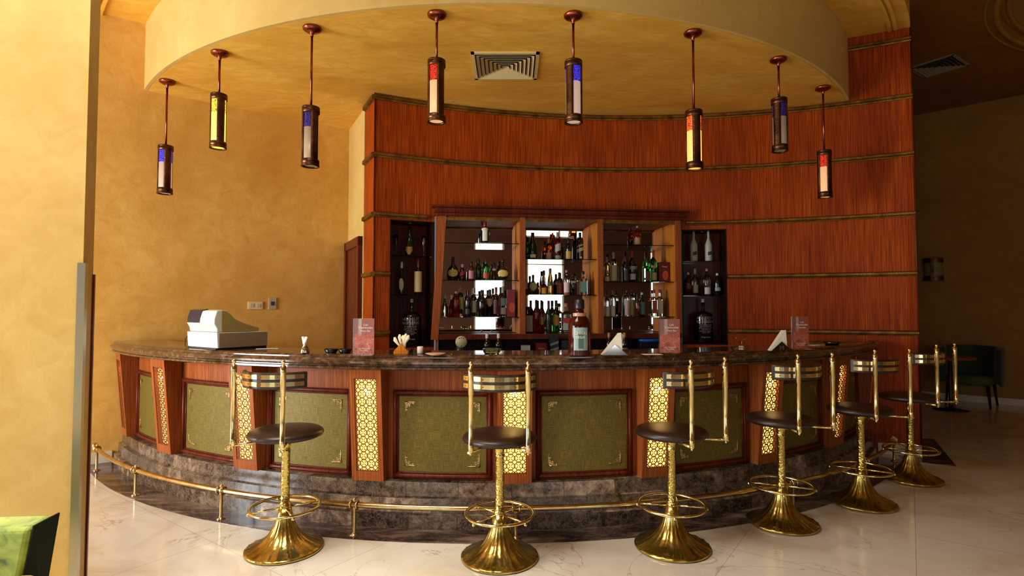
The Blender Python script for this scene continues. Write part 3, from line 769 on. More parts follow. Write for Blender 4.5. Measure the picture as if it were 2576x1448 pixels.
unit = thing('back_bar_shelf_unit', 'dark red wooden back bar shelf unit with three mirrored bays and moulded cornice', 'shelf unit', (UO.x, UO.y, 0), UA)
mb = MB()
zc = 2.50
for u0, u1 in ((u_l-.11, u_l), (u_1a, u_1b), (u_2a, u_2b), (u_r, u_r+.06)):
    mb = MB((lambda p: (p[0]-.075*(zc-p[2])/(zc-zbot), p[1], p[2])) if u0 < u_l-.05 else None); mb.boxn(u0+(.03 if u0 < u_l-.05 else 0), u1, 0, .03, zbot-.06, zc); mb.build('stile', M['wood_bar'], unit)
for u0, u1 in ((u_l-.11, u_l-.085), (u_r+.035, u_r+.06)):
    mb = MB(); mb.boxn(u0, u1, .03, DEP, zbot-.2, zc); mb.build('end_panel', M['wood_bar'], unit)
for u0, u1 in ((u_l-.10, u_l-.072), (u_1a+.001, u_1b-.001), (u_2a+.001, u_2b-.001), (u_r+.001, u_r+.03)):
    mb = MB(); mb.boxn(u0, u1, .03, DEP, zbot-.06, zc); mb.build('side_panel', M['wood_light'], unit)
mb = MB(); mb.boxn(u_l, u_r, .02, .05, ztop+.03, zc); mb.boxn(u_l, u_r, .05, DEP, ztop+.02, ztop+.05); mb.build('valance', M['wood'], unit)
mb = MB(); mb.boxn(u_l, u_r, .012, .03, ztop, ztop+.032); mb.build('gallery_strip', M['bronze_trim'], unit)
mb = MB()
for k, (dz0, dz1, ov) in enumerate(((0, .035, .03), (.035, .05, .055), (.05, .085, .045), (.085, .105, .08))): mb.boxn(u_l-.075-ov, u_r+.06+ov, -ov, .10, zc-.01+dz0, zc-.01+dz1)
mb.build('cornice', M['wood_dark'], unit, bevel=.006)
mb = MB(); mb.boxn(u_l-.07, u_r+.06, -.01, DEP, zbot-.06, zbot-.005); mb.build('base_board', M['wood_dark'], unit)
mb = MB(); mb.boxn(u_l-.10, u_r+.05, DEP, DEP+.02, zbot-.06, zc); mb.build('backing', M['wood_black'], unit)
for u0, u1 in ((u_l-.07, u_1a), (u_1b, u_2a), (u_2b, u_r)):
    mb = MB(); mb.boxn(u0+.002, u1-.002, DEP-.006, DEP-.001, zbot, ztop+.02); mb.build('mirror', M['mirror'], unit)
SHD = .20
SHELF = {}
for bay, (u0, u1), ys in (('L', (u_l-.07, u_1a), (611, 704, 797)), ('C', (u_1b, u_2a), (651, 741, 830)), ('R', (u_2b, u_r), (616, 708, 796))):
    for k, y in enumerate(ys):
        z = on_unit((1215, 1400, 1610)['LCR'.index(bay)], y, .06)[1]; SHELF[bay, k] = z
        if bay == 'C' and k == 2: SHELF[bay, k] = z = zbot-.004; continue
        mb = MB(); mb.boxn(u0+.003, u1-.003, .05, DEP-.01, z-.008, z); mb.build('glass_shelf', G['shelf'], unit)
mb = MB(); mb.boxn(u_l-.1, u_r+.1, -.12, DEP, 0, .93); mb.build('lower_cabinet', M['wood_black'], unit)
mb = MB(); mb.boxn(u_l-.1, u_r+.1, -.16, .1, .93, .96); mb.build('worktop', M['border'], unit)
mb = MB(); mb.boxn(u_l-.08, u_r+.06, .1, .12, .96, zbot-.06); mb.build('splash_panel', M['wood_black'], unit)

# niches
NICHE = {}
for nm, (b0, b1), ys, zt, lab in (('left_niche', NL, (645, 741), 2.43, 'dark wooden display niche left of the mirrored shelf unit'), ('right_niche', NR, (657, 743), 2.40, 'dark wooden display niche right of the mirrored shelf unit')):
    c0, c1 = Vector(Q(WR+.001, b0)[:2]), Vector(Q(WR+.001, b1)[:2]); an = math.atan2(c1.y-c0.y, c1.x-c0.x); Wn = (c1-c0).length
    t = thing('display_niche', lab, 'display niche', (c0.x, c0.y, 0), an); zb = 1.09
    mb = MB(); D = .30
    mb.boxn(0, .012, 0, D, zb, zt); mb.boxn(Wn-.012, Wn, 0, D, zb, zt); mb.boxn(0, Wn, 0, D, zt-.012, zt); mb.boxn(0, Wn, 0, D, zb, zb+.015); mb.build('casing', M['wood_black'], t)
    mb = MB(); mb.boxn(0, Wn, D, D+.012, zb, zt); mb.build('back_panel', M['wood_dark'], t)
    sh = []
    for y in ys:
        px = 1036 if nm == 'left_niche' else 1772
        z = at_y(px, y, (c0.y+c1.y)/2+.1).z; sh.append(z)
        mb = MB(); mb.boxn(.013, Wn-.013, .04, D-.005, z-.008, z); mb.build('glass_shelf', G['shelf'], t)
    mb = MB(); mb.lathe([(.02, zt-.016), (.02, zt-.012)], 14, (Wn/2, .12, 0)); mb.build('spotlight', M['chrome'], t)
    NICHE[nm] = (c0, c1, sh, zb+.015)

# ------------------------------------------------------------------ bottles
PROF = {
 'liquor': [(.90, 0), (1, .02), (1, .58), (.95, .64), (.70, .71), (.42, .76), (.34, .80), (.33, .90)],
 'wine': [(.92, 0), (1, .02), (1, .56), (.93, .62), (.62, .70), (.40, .76), (.36, .80), (.35, .93)],
 'champ': [(.92, 0), (1, .02), (1, .42), (.9, .52), (.66, .64), (.42, .76), (.34, .84), (.33, .92)],
 'vodka': [(.95, 0), (1, .02), (1, .66), (.97, .72), (.80, .78), (.40, .81), (.34, .83), (.34, .92)],
 'tall': [(.93, 0), (1, .02), (1, .50), (.95, .56), (.55, .68), (.34, .76), (.30, .80), (.29, .93)],
 'taper': [(.95, 0), (1, .02), (.92, .3), (.80, .5), (.62, .66), (.45, .76), (.38, .82), (.36, .92)],
 'decanter': [(.8, 0), (1, .04), (1, .34), (.85, .48), (.5, .60), (.32, .68), (.28, .84)],
 'display': [(.95, 0), (1, .02), (1, .58), (.97, .63), (.85, .67), (.5, .695), (.19, .72), (.165, .75), (.165, .92)],
 'whisky': [(.97, 0), (1, .015), (1, .50), (.96, .57), (.80, .65), (.54, .72), (.42, .76), (.38, .80), (.39, .95)],
 'flask': [(.55, 0), (.8, .03), (.98, .18), (1, .3), (.9, .45), (.6, .58), (.30, .66), (.22, .72), (.21, .94)],
}
def label_mb(r, z0, z1, half, shape='rect', slant=0, sy=1, sx=1):
    mb = MB(); n, m = 12, 10; vs = []; fs = []
    for j in range(m+1):
        v = j/m; h = half
        if shape == 'oval': h = half*math.sqrt(max(0, 1-(2*v-1)**2))
        if shape == 'shield': h = half*min(1, .25+v*1.6)
        for i in range(n+1):
            a = -h+2*h*i/n
            vs.append((r*sx*math.sin(a), -r*sy*math.cos(a), z0+(z1-z0)*v+slant*a*r))
    for j in range(m):
        for i in range(n): k = j*(n+1)+i; fs.append((k, k+1, k+n+2, k+n+1))
    mb.add(vs, fs, smooth=True); return mb
def bottle(loc, h, w, kind, gl, cap, labels, text, group, rz=0, name='bottle'):
    """labels: list of (z0, z1, half angle, hex, shape, slant)"""
    t = thing(name, text, 'bottle', loc, rz, group); r = w/2
    if kind == 'square':
        mb = MB(); d = r*.85
        prof = [(.94, 0), (1, .02), (1, .62), (.92, .68), (.42, .72), (.38, .75), (.38, .88)]
        vs = []; N = 16
        def sq(rr, z, rnd):
            for i in range(N):
                a = 2*pi*i/N+pi/N; c_, s_ = math.cos(a), math.sin(a); k = 1/max(abs(c_), abs(s_)); k = min(k, 1.25) if rnd else 1
                vs.append((rr*c_*k, rr*s_*k*.85, z))
        for q, z in prof: sq(q*r*(.98), z*h, z < .7)
        fs = [(j*N+i, j*N+(i+1) % N, (j+1)*N+(i+1) % N, (j+1)*N+i) for j in range(len(prof)-1) for i in range(N)]+[tuple(reversed(range(N)))]
        mb.add(vs, fs, smooth=False); ez, er = .88, .38*r
        lr = lambda: 1
    else:
        pr = PROF[kind]; mb = MB(); sy = .55 if kind == 'flask' else 1
        mb.lathe([(a*r, b*h) for a, b in pr], 20, sy=sy); ez, er = pr[-1][1], pr[-1][0]*r
    mb.build('bottle_body', G[gl], t)
    cz0 = ez-.055 if cap[1] == 'long' else ez-.005
    if cap[1] == 'long': cz0 = ez-.12
    mb = MB(); mb.lathe([(er*1.12, cz0*h), (er*1.14, (cz0+.01)*h), (er*1.14, .985*h), (er*.9, h), (.0005, h)], 14); mb.build('cap', pm(cap[0], .35), t)
    for (z0, z1, ha, col, shape, slant) in labels:
        if kind == 'square':
            mb = MB(); x = r*.98*ha; y = -r*.85*.985; mb.boxn(-x, x, y-.0012, y-.0002, z0*h, z1*h)
        else:
            zz = (z0+z1)/2; pr = PROF[kind]; rr = 1
            for (a0, b0), (a1, b1) in zip(pr, pr[1:]):
                if b0 <= z0 <= b1: rr = a0+(a1-a0)*(z0-b0)/(b1-b0)
            if kind == 'flask': rr = 1.0
            mb = label_mb(r*rr*1.015+.0004, z0*h, z1*h, ha, shape, slant, sy=.56 if kind == 'flask' else 1)
        mb.build('label', pm(col, .5), t)
    return t
CR, WH, BK, GD = 'd8cfa0', 'e6e2d4', '141210', 'b8902c'
SN = 0
def shelfb(bay, k, x, top, wpx, kind, gl, cap, labels, text, dep=None, name='bottle'):
    z = SHELF[bay, k]; global SN; SN += 1; dp = (.155 if SN % 2 else .235) if dep is None else dep
    u, zt = on_unit(x, top, dp); h = zt-z; w = wpx*(UO.y+.3)/F*1.0
    q = UO+ux*u+un*dp
    side = {'L': 'left', 'C': 'middle', 'R': 'right'}[bay]; lv = ['top', 'second', 'bottom'][k]
    return bottle((q.x, q.y, z+.0005), h, w, kind, gl, cap, labels, text+', %s shelf of %s bay' % (lv, side), 'bottles on the mirrored shelves', UA*.3, name)
shelfb('L', 0, 1220, 558, 23, 'liquor', 'black', ('a03028', 'long'), [(.12, .62, .55, WH, 'rect', 0), (.55, .72, .8, CR, 'oval', 0)], 'black bottle with white strip label and red cap')
for x, tp, sd in ((1140, 646, 'left'), (1265, 650, 'right')):
    shelfb('L', 1, x, tp, 30, 'flask', 'black', (BK, 'long'), [(.16, .48, .95, 'cdb560', 'oval', 0)], 'black flask with cream oval label at the %s end' % sd)
shelfb('L', 1, 1163, 664, 18, 'taper', 'brown', ('d8d2c0', 'long'), [(.3, .55, .8, 'a84848', 'rect', .4)], 'dark bottle with white cap and red slanted label')
shelfb('L', 1, 1186, 658, 18, 'liquor', 'brown', (BK, 'long'), [(.08, .5, .8, 'b06878', 'rect', 0)], 'dark bottle with pink label')
shelfb('L', 1, 1204, 650, 17, 'wine', 'dkgreen', (BK, 'long'), [], 'plain dark green wine bottle')
shelfb('L', 1, 1223, 652, 19, 'liquor', 'green', ('1c3a12', 'long'), [(.1, .35, .8, 'b8402c', 'rect', 0)], 'green bottle with small red and white label')
shelfb('L', 1, 1243, 660, 18, 'taper', 'brown', (BK, 'long'), [(.55, .66, .7, WH, 'rect', 0)], 'dark brown bottle with white neck label')
shelfb('L', 2, 1119, 742, 18, 'decanter', 'clear', ('cfc4b8', 'short'), [], 'faceted clear decanter at the left end')
shelfb('L', 2, 1136, 742, 15, 'taper', 'red', ('d8ccc0', 'long'), [], 'slim dark red bottle with pale cap')
shelfb('L', 2, 1147, 733, 18, 'vodka', 'red', ('d8ccc0', 'short'), [], 'wide red bottle with clear shoulders')
shelfb('L', 2, 1159, 718, 19, 'liquor', 'clear', ('b89858', 'long'), [(.25, .62, 1.0, 'a8a838', 'rect', 0)], 'clear bottle with yellow-green label')
shelfb('L', 2, 1177, 728, 17, 'liquor', 'black', ('4a2c2c', 'long'), [(.1, .3, .7, '38282c', 'rect', 0)], 'black bottle with dull red capsule')
shelfb('L', 2, 1192, 724, 18, 'wine', 'clear', ('c8c0a0', 'long'), [(.15, .55, 1.0, 'b8b48c', 'rect', 0)], 'clear bottle with pale label')
shelfb('L', 2, 1213, 729, 22, 'wine', 'black', (BK, 'long'), [], 'plain black bottle, widest of its row')
shelfb('L', 2, 1232, 728, 21, 'liquor', 'black', ('3c3c24', 'long'), [(.38, .66, .85, 'b89860', 'shield', 0)], 'black bottle with gold shield label')
shelfb('L', 2, 1248, 722, 16, 'wine', 'pink', ('5a1c18', 'long'), [(.1, .55, .9, '50181c', 'rect', 0)], 'rose bottle with dark red label')
shelfb('L', 2, 1265, 720, 19, 'liquor', 'clear', ('b8bca0', 'long'), [(.08, .30, 1.0, 'c8c4b0', 'rect', 0), (.36, .6, 1.0, '88a898', 'rect', 0)], 'clear bottle with two pale bands')
shelfb('C', 0, 1340, 585, 22, 'champ', 'dkgreen', ('0c1c0c', 'long'), [(.05, .18, .7, CR, 'rect', 0)], 'dark green sparkling wine bottle at the left end')
shelfb('C', 0, 1380, 600, 17, 'liquor', 'amber', ('c09080', 'long'), [(.03, .34, .9, 'c8906c', 'rect', 0)], 'amber bottle with peach label')
shelfb('C', 0, 1390, 586, 12, 'wine', 'red', ('f06428', 'long'), [], 'red bottle with bright orange cap', dep=.30)
shelfb('C', 0, 1403, 584, 18, 'liquor', 'red', ('c8a8a0', 'long'), [(.32, .58, .95, 'c8cab0', 'rect', .35), (.02, .16, .9, 'a8ac90', 'rect', 0)], 'red bottle with slanted pale label')
shelfb('C', 0, 1430, 599, 17, 'liquor', 'black', (BK, 'long'), [(.03, .38, 1.0, 'c09840', 'rect', 0)], 'dark bottle with yellow label')
shelfb('C', 0, 1459, 585, 18, 'vodka', 'black', (BK, 'long'), [(.50, .56, 1.0, 'b0a878', 'rect', .35), (.32, .44, 1.0, 'd0cc98', 'rect', .35), (.06, .14, .4, WH, 'oval', 0)], 'square-shouldered black bottle with slanted cream bands')
shelfb('C', 1, 1321, 692, 15, 'liquor', 'clear', ('b8b0a0', 'long'), [(.3, .7, .8, 'b8ac94', 'rect', 0)], 'small clear bottle at the left end')
shelfb('C', 1, 1341, 691, 26, 'flask', 'brown', ('30280c', 'long'), [(.24, .62, .8, 'b8bc78', 'oval', 0)], 'round brandy flask with pale green oval label')
shelfb('C', 1, 1368, 706, 17, 'liquor', 'amber', ('2c2014', 'long'), [(.08, .5, .8, 'e0a030', 'rect', 0)], 'short amber bottle with yellow label')
shelfb('C', 1, 1368, 680, 14, 'taper', 'clear', ('2c3424', 'long'), [], 'tall clear bottle with dark cap', dep=.28)
shelfb('C', 1, 1384, 675, 17, 'taper', 'gold', ('5c6424', 'long'), [(.34, .5, .95, '3c4a30', 'rect', .3)], 'golden bottle with olive cap and dark slanted band')
shelfb('C', 1, 1409, 686, 16, 'liquor', 'brown', ('342818', 'long'), [(.08, .5, .9, 'a04428', 'rect', 0)], 'brown bottle with brick red label')
shelfb('C', 1, 1425, 679, 17, 'liquor', 'clear', ('b88c84', 'short'), [(.1, .5, 1.0, 'e8d0c8', 'rect', 0), (.02, .1, 1.0, 'b84030', 'rect', 0)], 'clear bottle with white and pink label')
shelfb('C', 1, 1441, 690, 19, 'liquor', 'black', ('2a2024', 'short'), [(.58, .68, .8, WH, 'rect', 0)], 'black bottle with white shoulder label')
shelfb('C', 1, 1466, 682, 22, 'square', 'clear', ('1c1414', 'short'), [(.12, .56, .7, '5a8c80', 'rect', 0)], 'square clear bottle with teal label')
shelfb('C', 2, 1331, 771, 20, 'square', 'brown', ('4a4a18', 'short'), [(.05, .66, .85, 'c0b89c', 'rect', 0)], 'square brown bottle with tall beige label')
shelfb('C', 2, 1349, 754, 17, 'liquor', 'red', (BK, 'long'), [(.55, .62, .6, 'b05070', 'rect', 0)], 'dark red bottle with black cap')
shelfb('C', 2, 1362, 755, 15, 'liquor', 'red', ('1c1810', 'long'), [(.24, .5, .9, 'b8a444', 'oval', 0)], 'dark red bottle with golden oval label')
shelfb('C', 2, 1380, 756, 16, 'wine', 'dkgreen', ('5c1818', 'long'), [(.12, .4, .7, '241410', 'rect', 0)], 'dark green bottle with maroon capsule')
shelfb('C', 2, 1399, 755, 18, 'wine', 'green', ('2c6c38', 'long'), [(.2, .56, .95, 'c89430', 'oval', 0)], 'green bottle with orange oval label')
shelfb('C', 2, 1424, 762, 24, 'square', 'clear', ('a06848', 'short'), [(.34, .50, .85, 'a82c24', 'rect', 0), (.10, .32, .8, '9cb0a0', 'rect', 0)], 'square clear bottle with red band')
shelfb('R', 0, 1603, 568, 17, 'liquor', 'red', ('d8c0b8', 'short'), [(.10, .42, 1.1, 'b89858', 'rect', 0)], 'dark red bottle with gold framed label')
shelfb('R', 1, 1526, 646, 17, 'liquor', 'gold', ('a07868', 'long'), [(.02, .2, .7, 'c8c090', 'rect', 0)], 'golden bottle at the left end')
shelfb('R', 1, 1543, 634, 20, 'liquor', 'clear', ('b0a8a0', 'long'), [(.04, .56, 1.1, 'c0bc8c', 'rect', 0)], 'clear bottle with leafy cream label')
shelfb('R', 1, 1574, 644, 18, 'liquor', 'black', ('3c1014', 'long'), [(.05, .45, .7, '2c2028', 'rect', 0)], 'black bottle with maroon cap')
shelfb('R', 1, 1590, 630, 20, 'liquor', 'black', ('a01828', 'long'), [(.08, .26, .8, 'd8c8bc', 'rect', 0), (.4, .5, .9, 'a8a8a8', 'rect', 0)], 'black bottle with bright red cap and white emblem')
shelfb('R', 1, 1628, 655, 20, 'square', 'green', ('1c3c1c', 'short'), [(.05, .5, .6, '4a2010', 'rect', 0)], 'square bright green bottle with brown label')
shelfb('R', 1, 1643, 629, 19, 'liquor', 'green', ('8c3818', 'long'), [(.06, .3, .8, 'd0c878', 'rect', 0), (.42, .52, .7, 'c8b050', 'oval', 0)], 'bright green bottle with cream label and rust cap')
shelfb('R', 2, 1527, 733, 14, 'liquor', 'clear', ('8c2c24', 'long'), [(.02, .4, .8, 'd8d4b8', 'rect', 0)], 'clear bottle with red cap and cream label')
shelfb('R', 2, 1541, 730, 15, 'vodka', 'clear', ('8a8468', 'long'), [(.02, .4, .8, 'd8dcc0', 'rect', 0)], 'clear bottle with grey-green cap')
shelfb('R', 2, 1576, 730, 14, 'vodka', 'clear', ('70483c', 'short'), [(.05, .62, .9, 'c8b4a8', 'rect', 0)], 'tall clear cylinder bottle with pinkish label')
shelfb('R', 2, 1589, 728, 16, 'vodka', 'clear', ('804840', 'short'), [(.05, .62, .9, 'a8a068', 'rect', 0)], 'tall clear cylinder bottle with olive label')
shelfb('R', 2, 1603, 738, 13, 'liquor', 'brown', (BK, 'long'), [(.35, .45, .7, 'b0606c', 'rect', 0)], 'slim brown bottle')
shelfb('R', 2, 1615, 735, 15, 'liquor', 'black', ('d8dcd8', 'short'), [(.08, .60, 1.0, '5c9088', 'rect', 0)], 'dark bottle with tall teal label')
shelfb('R', 2, 1645, 729, 14, 'square', 'clear', ('60281c', 'short'), [(.12, .6, .8, '7a2c10', 'rect', 0)], 'square clear bottle with rust brown label')
shelfb('R', 2, 1659, 728, 16, 'square', 'clear', ('8c2c30', 'short'), [(.1, .6, .85, 'd8d8c8', 'rect', 0)], 'square clear bottle with white label')

# lettering bent around a body
def text_mesh(body, size, bend=None, z=0):
    cu = bpy.data.curves.new('txt', 'FONT'); cu.body = body; cu.size = size; cu.align_x = 'CENTER'; cu.extrude = .0004; cu.resolution_u = 2
    ob = bpy.data.objects.new('txt', cu); COL.objects.link(ob)
    dg = bpy.context.evaluated_depsgraph_get(); me = bpy.data.meshes.new_from_object(ob.evaluated_get(dg))
    bpy.data.objects.remove(ob); 
    for v in me.vertices:
        x, y, zz = v.co
        if bend: a = x/bend; v.co = ((bend+zz)*math.sin(a), -(bend+zz)*math.cos(a), y+z)
        else: v.co = (x, -zz, y+z)
    return me
def text_obj(name, body, size, mat, parent, bend=None, z=0, loc=(0, 0, 0)):
    me = text_mesh(body, size, bend, z); me.materials.clear(); me.materials.append(mat)
    o = bpy.data.objects.new(name, me); COL.objects.link(o); o.parent = parent; o.location = loc; return o

# boxes on the shelves
def giftbox(bay, k, x, top, wpx, hexa, lab, txt=None):
    z = SHELF[bay, k]; u, zt = on_unit(x, top, .16); w = wpx*6.1/F; h = zt-z; q = UO+ux*u+un*.20
    t = thing('gift_box', lab, 'box', (q.x, q.y, z+.0005), UA)
    mb = MB(); mb.boxn(-w/2, w/2, -.04, .04, 0, h); mb.build('carton', pm(hexa, .35), t, bevel=.002)
    mb = MB(); mb.lathe([(.001, 0), (.035, .0)], 20, sx=1, sy=1.6, m=Matrix.Translation((.008, -.0405, h*.34)) @ Matrix.Rotation(pi/2, 4, 'X'), cap=False); mb.build('printed_picture', pm('b04820', .4), t)
    if txt: text_obj('lettering', txt, .026, pm('d8b8a8'), t, loc=(0, -.041, h*.74))
    return t
giftbox('L', 2, 1286, 728, 20, '7a0c10', 'red gift box at the right end of the bottom shelf, left bay')
giftbox('R', 1, 1672, 659, 28, '5a0a08', 'dark red gift box with glowing bottle picture, right bay', 'Finest')

# niche contents
def nicheb(nm, x, top, lv, wpx, kind, gl, cap, labels, text, dep=.13, name='bottle', group='bottles in the two side niches'):
    c0, c1, sh, zb = NICHE[nm]; z = (sh+[zb])[lv]; dv = (c1-c0).normalized(); nv = Vector((-dv.y, dv.x)); o = c0+nv*dep
    d = ray(x, top); t = (o.x*nv.x+o.y*nv.y)/(d.x*nv.x+d.y*nv.y); q = (d.x*t, d.y*t); h = HC+d.z*t-z
    return bottle((q[0], q[1], z+.0005), h, wpx*q[1]/F, kind, gl, cap, labels, text, group, 0, name), h, wpx*q[1]/F
nicheb('left_niche', 1031, 570, 0, 22, 'champ', 'dkgreen', ('0c0c0a', 'long'), [(.06, .32, .8, 'a07c20', 'shield', 0)], 'dark champagne bottle with gold shield label in left niche')
nicheb('left_niche', 1011, 658, 1, 16, 'taper', 'black', ('b8b0a0', 'long'), [(.12, .5, .8, 'b8a888', 'oval', 0)], 'slender dark bottle with cream oval label in left niche')
nicheb('left_niche', 1053, 653, 1, 21, 'liquor', 'black', ('581c20', 'long'), [(.08, .66, 1.1, 'c0a468', 'rect', 0)], 'bottle wrapped in patterned cream label in left niche')
nicheb('right_niche', 1745, 581, 0, 18, 'tall', 'frost', ('a8a8a0', 'long'), [(.2, .32, .6, '3c3a30', 'rect', .2)], 'frosted long-necked bottle, left one of two in the right niche')
nicheb('right_niche', 1782, 581, 0, 18, 'tall', 'frost', ('a8a8a0', 'long'), [(.2, .32, .6, '3c3a30', 'rect', .2)], 'frosted long-necked bottle, right one of two in the right niche')
nicheb('right_niche', 1731, 685, 1, 18, 'liquor', 'brown', ('c8c0b8', 'short'), [(.3, .5, .9, '7c2418', 'rect', 0)], 'small brown bottle with red label in the right niche')
nicheb('right_niche', 1748, 676, 1, 16, 'wine', 'clear', ('b0a8a0', 'long'), [(.1, .4, .8, 'b0b098', 'rect', 0)], 'tall clear bottle with pale cap in the right niche')
nicheb('right_niche', 1778, 675, 1, 18, 'liquor', 'clear', ('c06868', 'short'), [(.05, .3, 1.0, 'c0c0b8', 'rect', 0)], 'clear bottle with pink cap in the right niche')
nicheb('right_niche', 1804, 687, 1, 17, 'liquor', 'black', ('d0d0c8', 'short'), [(.2, .36, 1.0, '98a090', 'rect', 0)], 'dark bottle with white cap and pale cross label in the right niche')
for nm, x, lab in (('left_niche', 1036, 'oversized dark display bottle with white lettering in the left niche'), ('right_niche', 1768, 'oversized dark display bottle with white lettering in the right niche')):
    t, h, w = nicheb(nm, x, 751, 2, 47 if nm == 'left_niche' else 46, 'display', 'black', ('b8b0a4', 'short'), [], lab, .14, 'display_bottle', 'oversized display bottles')
    lt = pm('9c8c88'); r = w/2+.001
    text_obj('lettering', 'ABSOLUT', w*.24, lt, t, r, h*.53); text_obj('lettering', 'RASPBERRI', w*.22, lt, t, r, h*.45)
    for k in range(6): text_obj('lettering', ['This superb vodka', 'was distilled from', 'grain grown in the', 'rich fields of', 'southern Sweden', 'since 1879'][k], w*.10, lt, t, r, h*(.40-.035*k))
    text_obj('lettering', 'Imported', w*.14, lt, t, r, h*.12)
# two flutes in the left niche
def flute(x, top, lab):
    c0, c1, sh, zb = NICHE['left_niche']; q = at_y(x, top, (c0.y+c1.y)/2+.12); z = sh[0]+.0005; h = q.z-z
    t = thing('champagne_flute', lab, 'glass', (q.x, q.y, z), 0, 'champagne flutes in the left niche')
    mb = MB(); mb.lathe([(.028, 0), (.026, .003), (.004, .008), (.003, h*.4), (.012, h*.48), (.02, h*.65), (.019, h), (.0175, h), (.018, h*.66), (.01, h*.5), (.0005, h*.46)], 16, cap=False); mb.build('glass', G['clear'], t)
flute(997, 590, 'champagne flute at the left side of the left niche'); flute(1066, 593, 'champagne flute at the right side of the left niche')

# ------------------------------------------------------------------ things on the countertop
TZ = 1.1835
def on_top(x, y): return at_z(x, y, TZ)
# cash register
p0 = on_top(545, 880); p1 = on_top(457, 873); dx = (p0-p1); dx.z = 0; Wr = .46; dx.normalize(); an = math.atan2(dx.y, dx.x)
reg = thing('cash_register', 'white cash register, shade coloured into its side, on the left end of the marble counter', 'cash register', (p0.x, p0.y, TZ), an)
an2 = math.atan2(dx.y, dx.x)
side = pm('9c8850', .5); white = pm('d2d6cc', .4)  # brown tone puts the shade on the register's side into the colour
def ext(poly, x0, x1, name, mat, par, bev=.006):      # side outline (depth, height) drawn across the width
    mb = MB(); n = len(poly); vs = [(x0, a, b) for a, b in poly]+[(x1, a, b) for a, b in poly]
    fs = [list(reversed(range(n))), list(range(n, 2*n))]+[(i, (i+1) % n, n+(i+1) % n, n+i) for i in range(n)]
    fs = [list(reversed(f)) for f in fs]
    mb.add(vs, fs); return mb.build(name, mat, par, bevel=bev, seg=3)
for o_ in (reg,): o_.rotation_euler = (0, 0, an2)
ext([(.008, .012), (.42, .012), (.42, .128), (.0, .132)], -Wr+.003, -.001, 'cash_drawer', white, reg, .004)
ext([(.0, .0), (.42, .0), (.42, .0115), (.0, .0115)], -Wr+.02, -.015, 'foot_plate', pm('20242c'), reg, .001)
ext([(.016, .1325), (.355, .1325), (.36, .16), (.30, .178), (.22, .205), (.16, .232), (.12, .272), (.085, .30), (.05, .306), (.012, .298), (-.006, .24), (-.008, .20), (.012, .165)], -Wr+.01, -.03, 'register_body', white, reg, .010)
ext([(.05, .1325), (.352, .1325), (.358, .158), (.30, .175), (.22, .202), (.16, .229), (.12, .268), (.085, .294), (.05, .299)], -.0295, -.024, 'shaded_cheek', side, reg, .002)
ext([(-.0095, .205), (-.003, .20), (.016, .299), (.06, .308), (.055, .313), (.012, .304), (-.008, .242)], -Wr+.02, -.24, 'customer_display', pm('0a1a34', .12), reg, .002)
mb = MB(); mb.boxn(-.001, .0005, .02, .415, .014, .126); mb.build('drawer_side_shade', pm('907c60', .5), reg)  # thin sheet colours this end of the drawer as shaded
mb = MB(); mb.tube([(-Wr+.02, .02, .14), (-Wr-.01, .03, .12), (-Wr-.022, .0, .07), (-Wr-.005, -.01, .02), (-Wr+.03, -.012, .006)], .003, 6); mb.build('cable', pm('181818'), reg)

def menu_card(x, ybot, ytop, wpx, lab, rz=0):
    q = on_top(x, ybot); w = wpx*q.y/F; h = (ybot-ytop)*q.y/F
    t = thing('menu_card', lab, 'menu card', (q.x, q.y, TZ), R_(rz), 'menu cards on the bar')
    mb = MB(); mb.boxn(-w/2, w/2, .003, .0045, .004, h); mb.boxn(-w/2-.003, -w/2, -.004, .0045, .004, h); mb.boxn(-w/2, w/2, -.03, .03, 0, .004); mb.build('acrylic_stand', G['acrylic'], t)
    m = NT('menu_print'); v = m.coord('Generated', (1, 1, 1)); sp_ = m.n('ShaderNodeSeparateXYZ'); m.l(v, sp_.inputs[0])
    f = m.noise(m.coord('Generated', (3, 1, 4)), 2.2, 5, .6, 1.5)
    low = m.ramp(f, [(.3, (.10, .02, .015)), (.45, (.42, .08, .05)), (.6, (.45, .15, .09)), (.75, (.60, .42, .33))])
    hi = m.ramp(sp_.outputs[0], [(.2, (.22, .09, .08)), (.27, (.38, .27, .24)), (.36, (.40, .30, .26)), (.42, (.26, .08, .05)), (1, (.30, .08, .05))])
    g = m.ramp(sp_.outputs[2], [(.48, (0, 0, 0)), (.66, (1, 1, 1))]); m.set(base=m.mix(g, low, hi), rough=.3)
    mb = MB(); mb.boxn(-w/2+.002, w/2-.002, -.0042+.0022, .002, .006, h-.002); card = mb.build('printed_card', m.m, t)
    for s_, sz, zz, dx_ in (('Café', .015, .80, .012), ('Viennoise', .021, .72, .012), ('Piano Bar', .014, .64, .014)):
        text_obj('lettering', s_, sz*w/.12, pm('f0d8c8'), t, loc=(dx_, -.0046, h*zz))
    for k in range(2): text_obj('lettering', ['Café Viennoise', 'Piano Bar'][k], .012*w/.12, pm('e8c8b8'), t, loc=(0, -.0046, h*(.16-.05*k)))
menu_card(915, 893, 801, 53, 'menu card in clear stand on the left part of the counter')
menu_card(1685, 889, 802, 54, 'menu card in clear stand beside the oversized niche bottle, right of the blue item', 4)
menu_card(2014, 878, 796, 48, 'menu card in clear stand near the right end of the counter', 12)

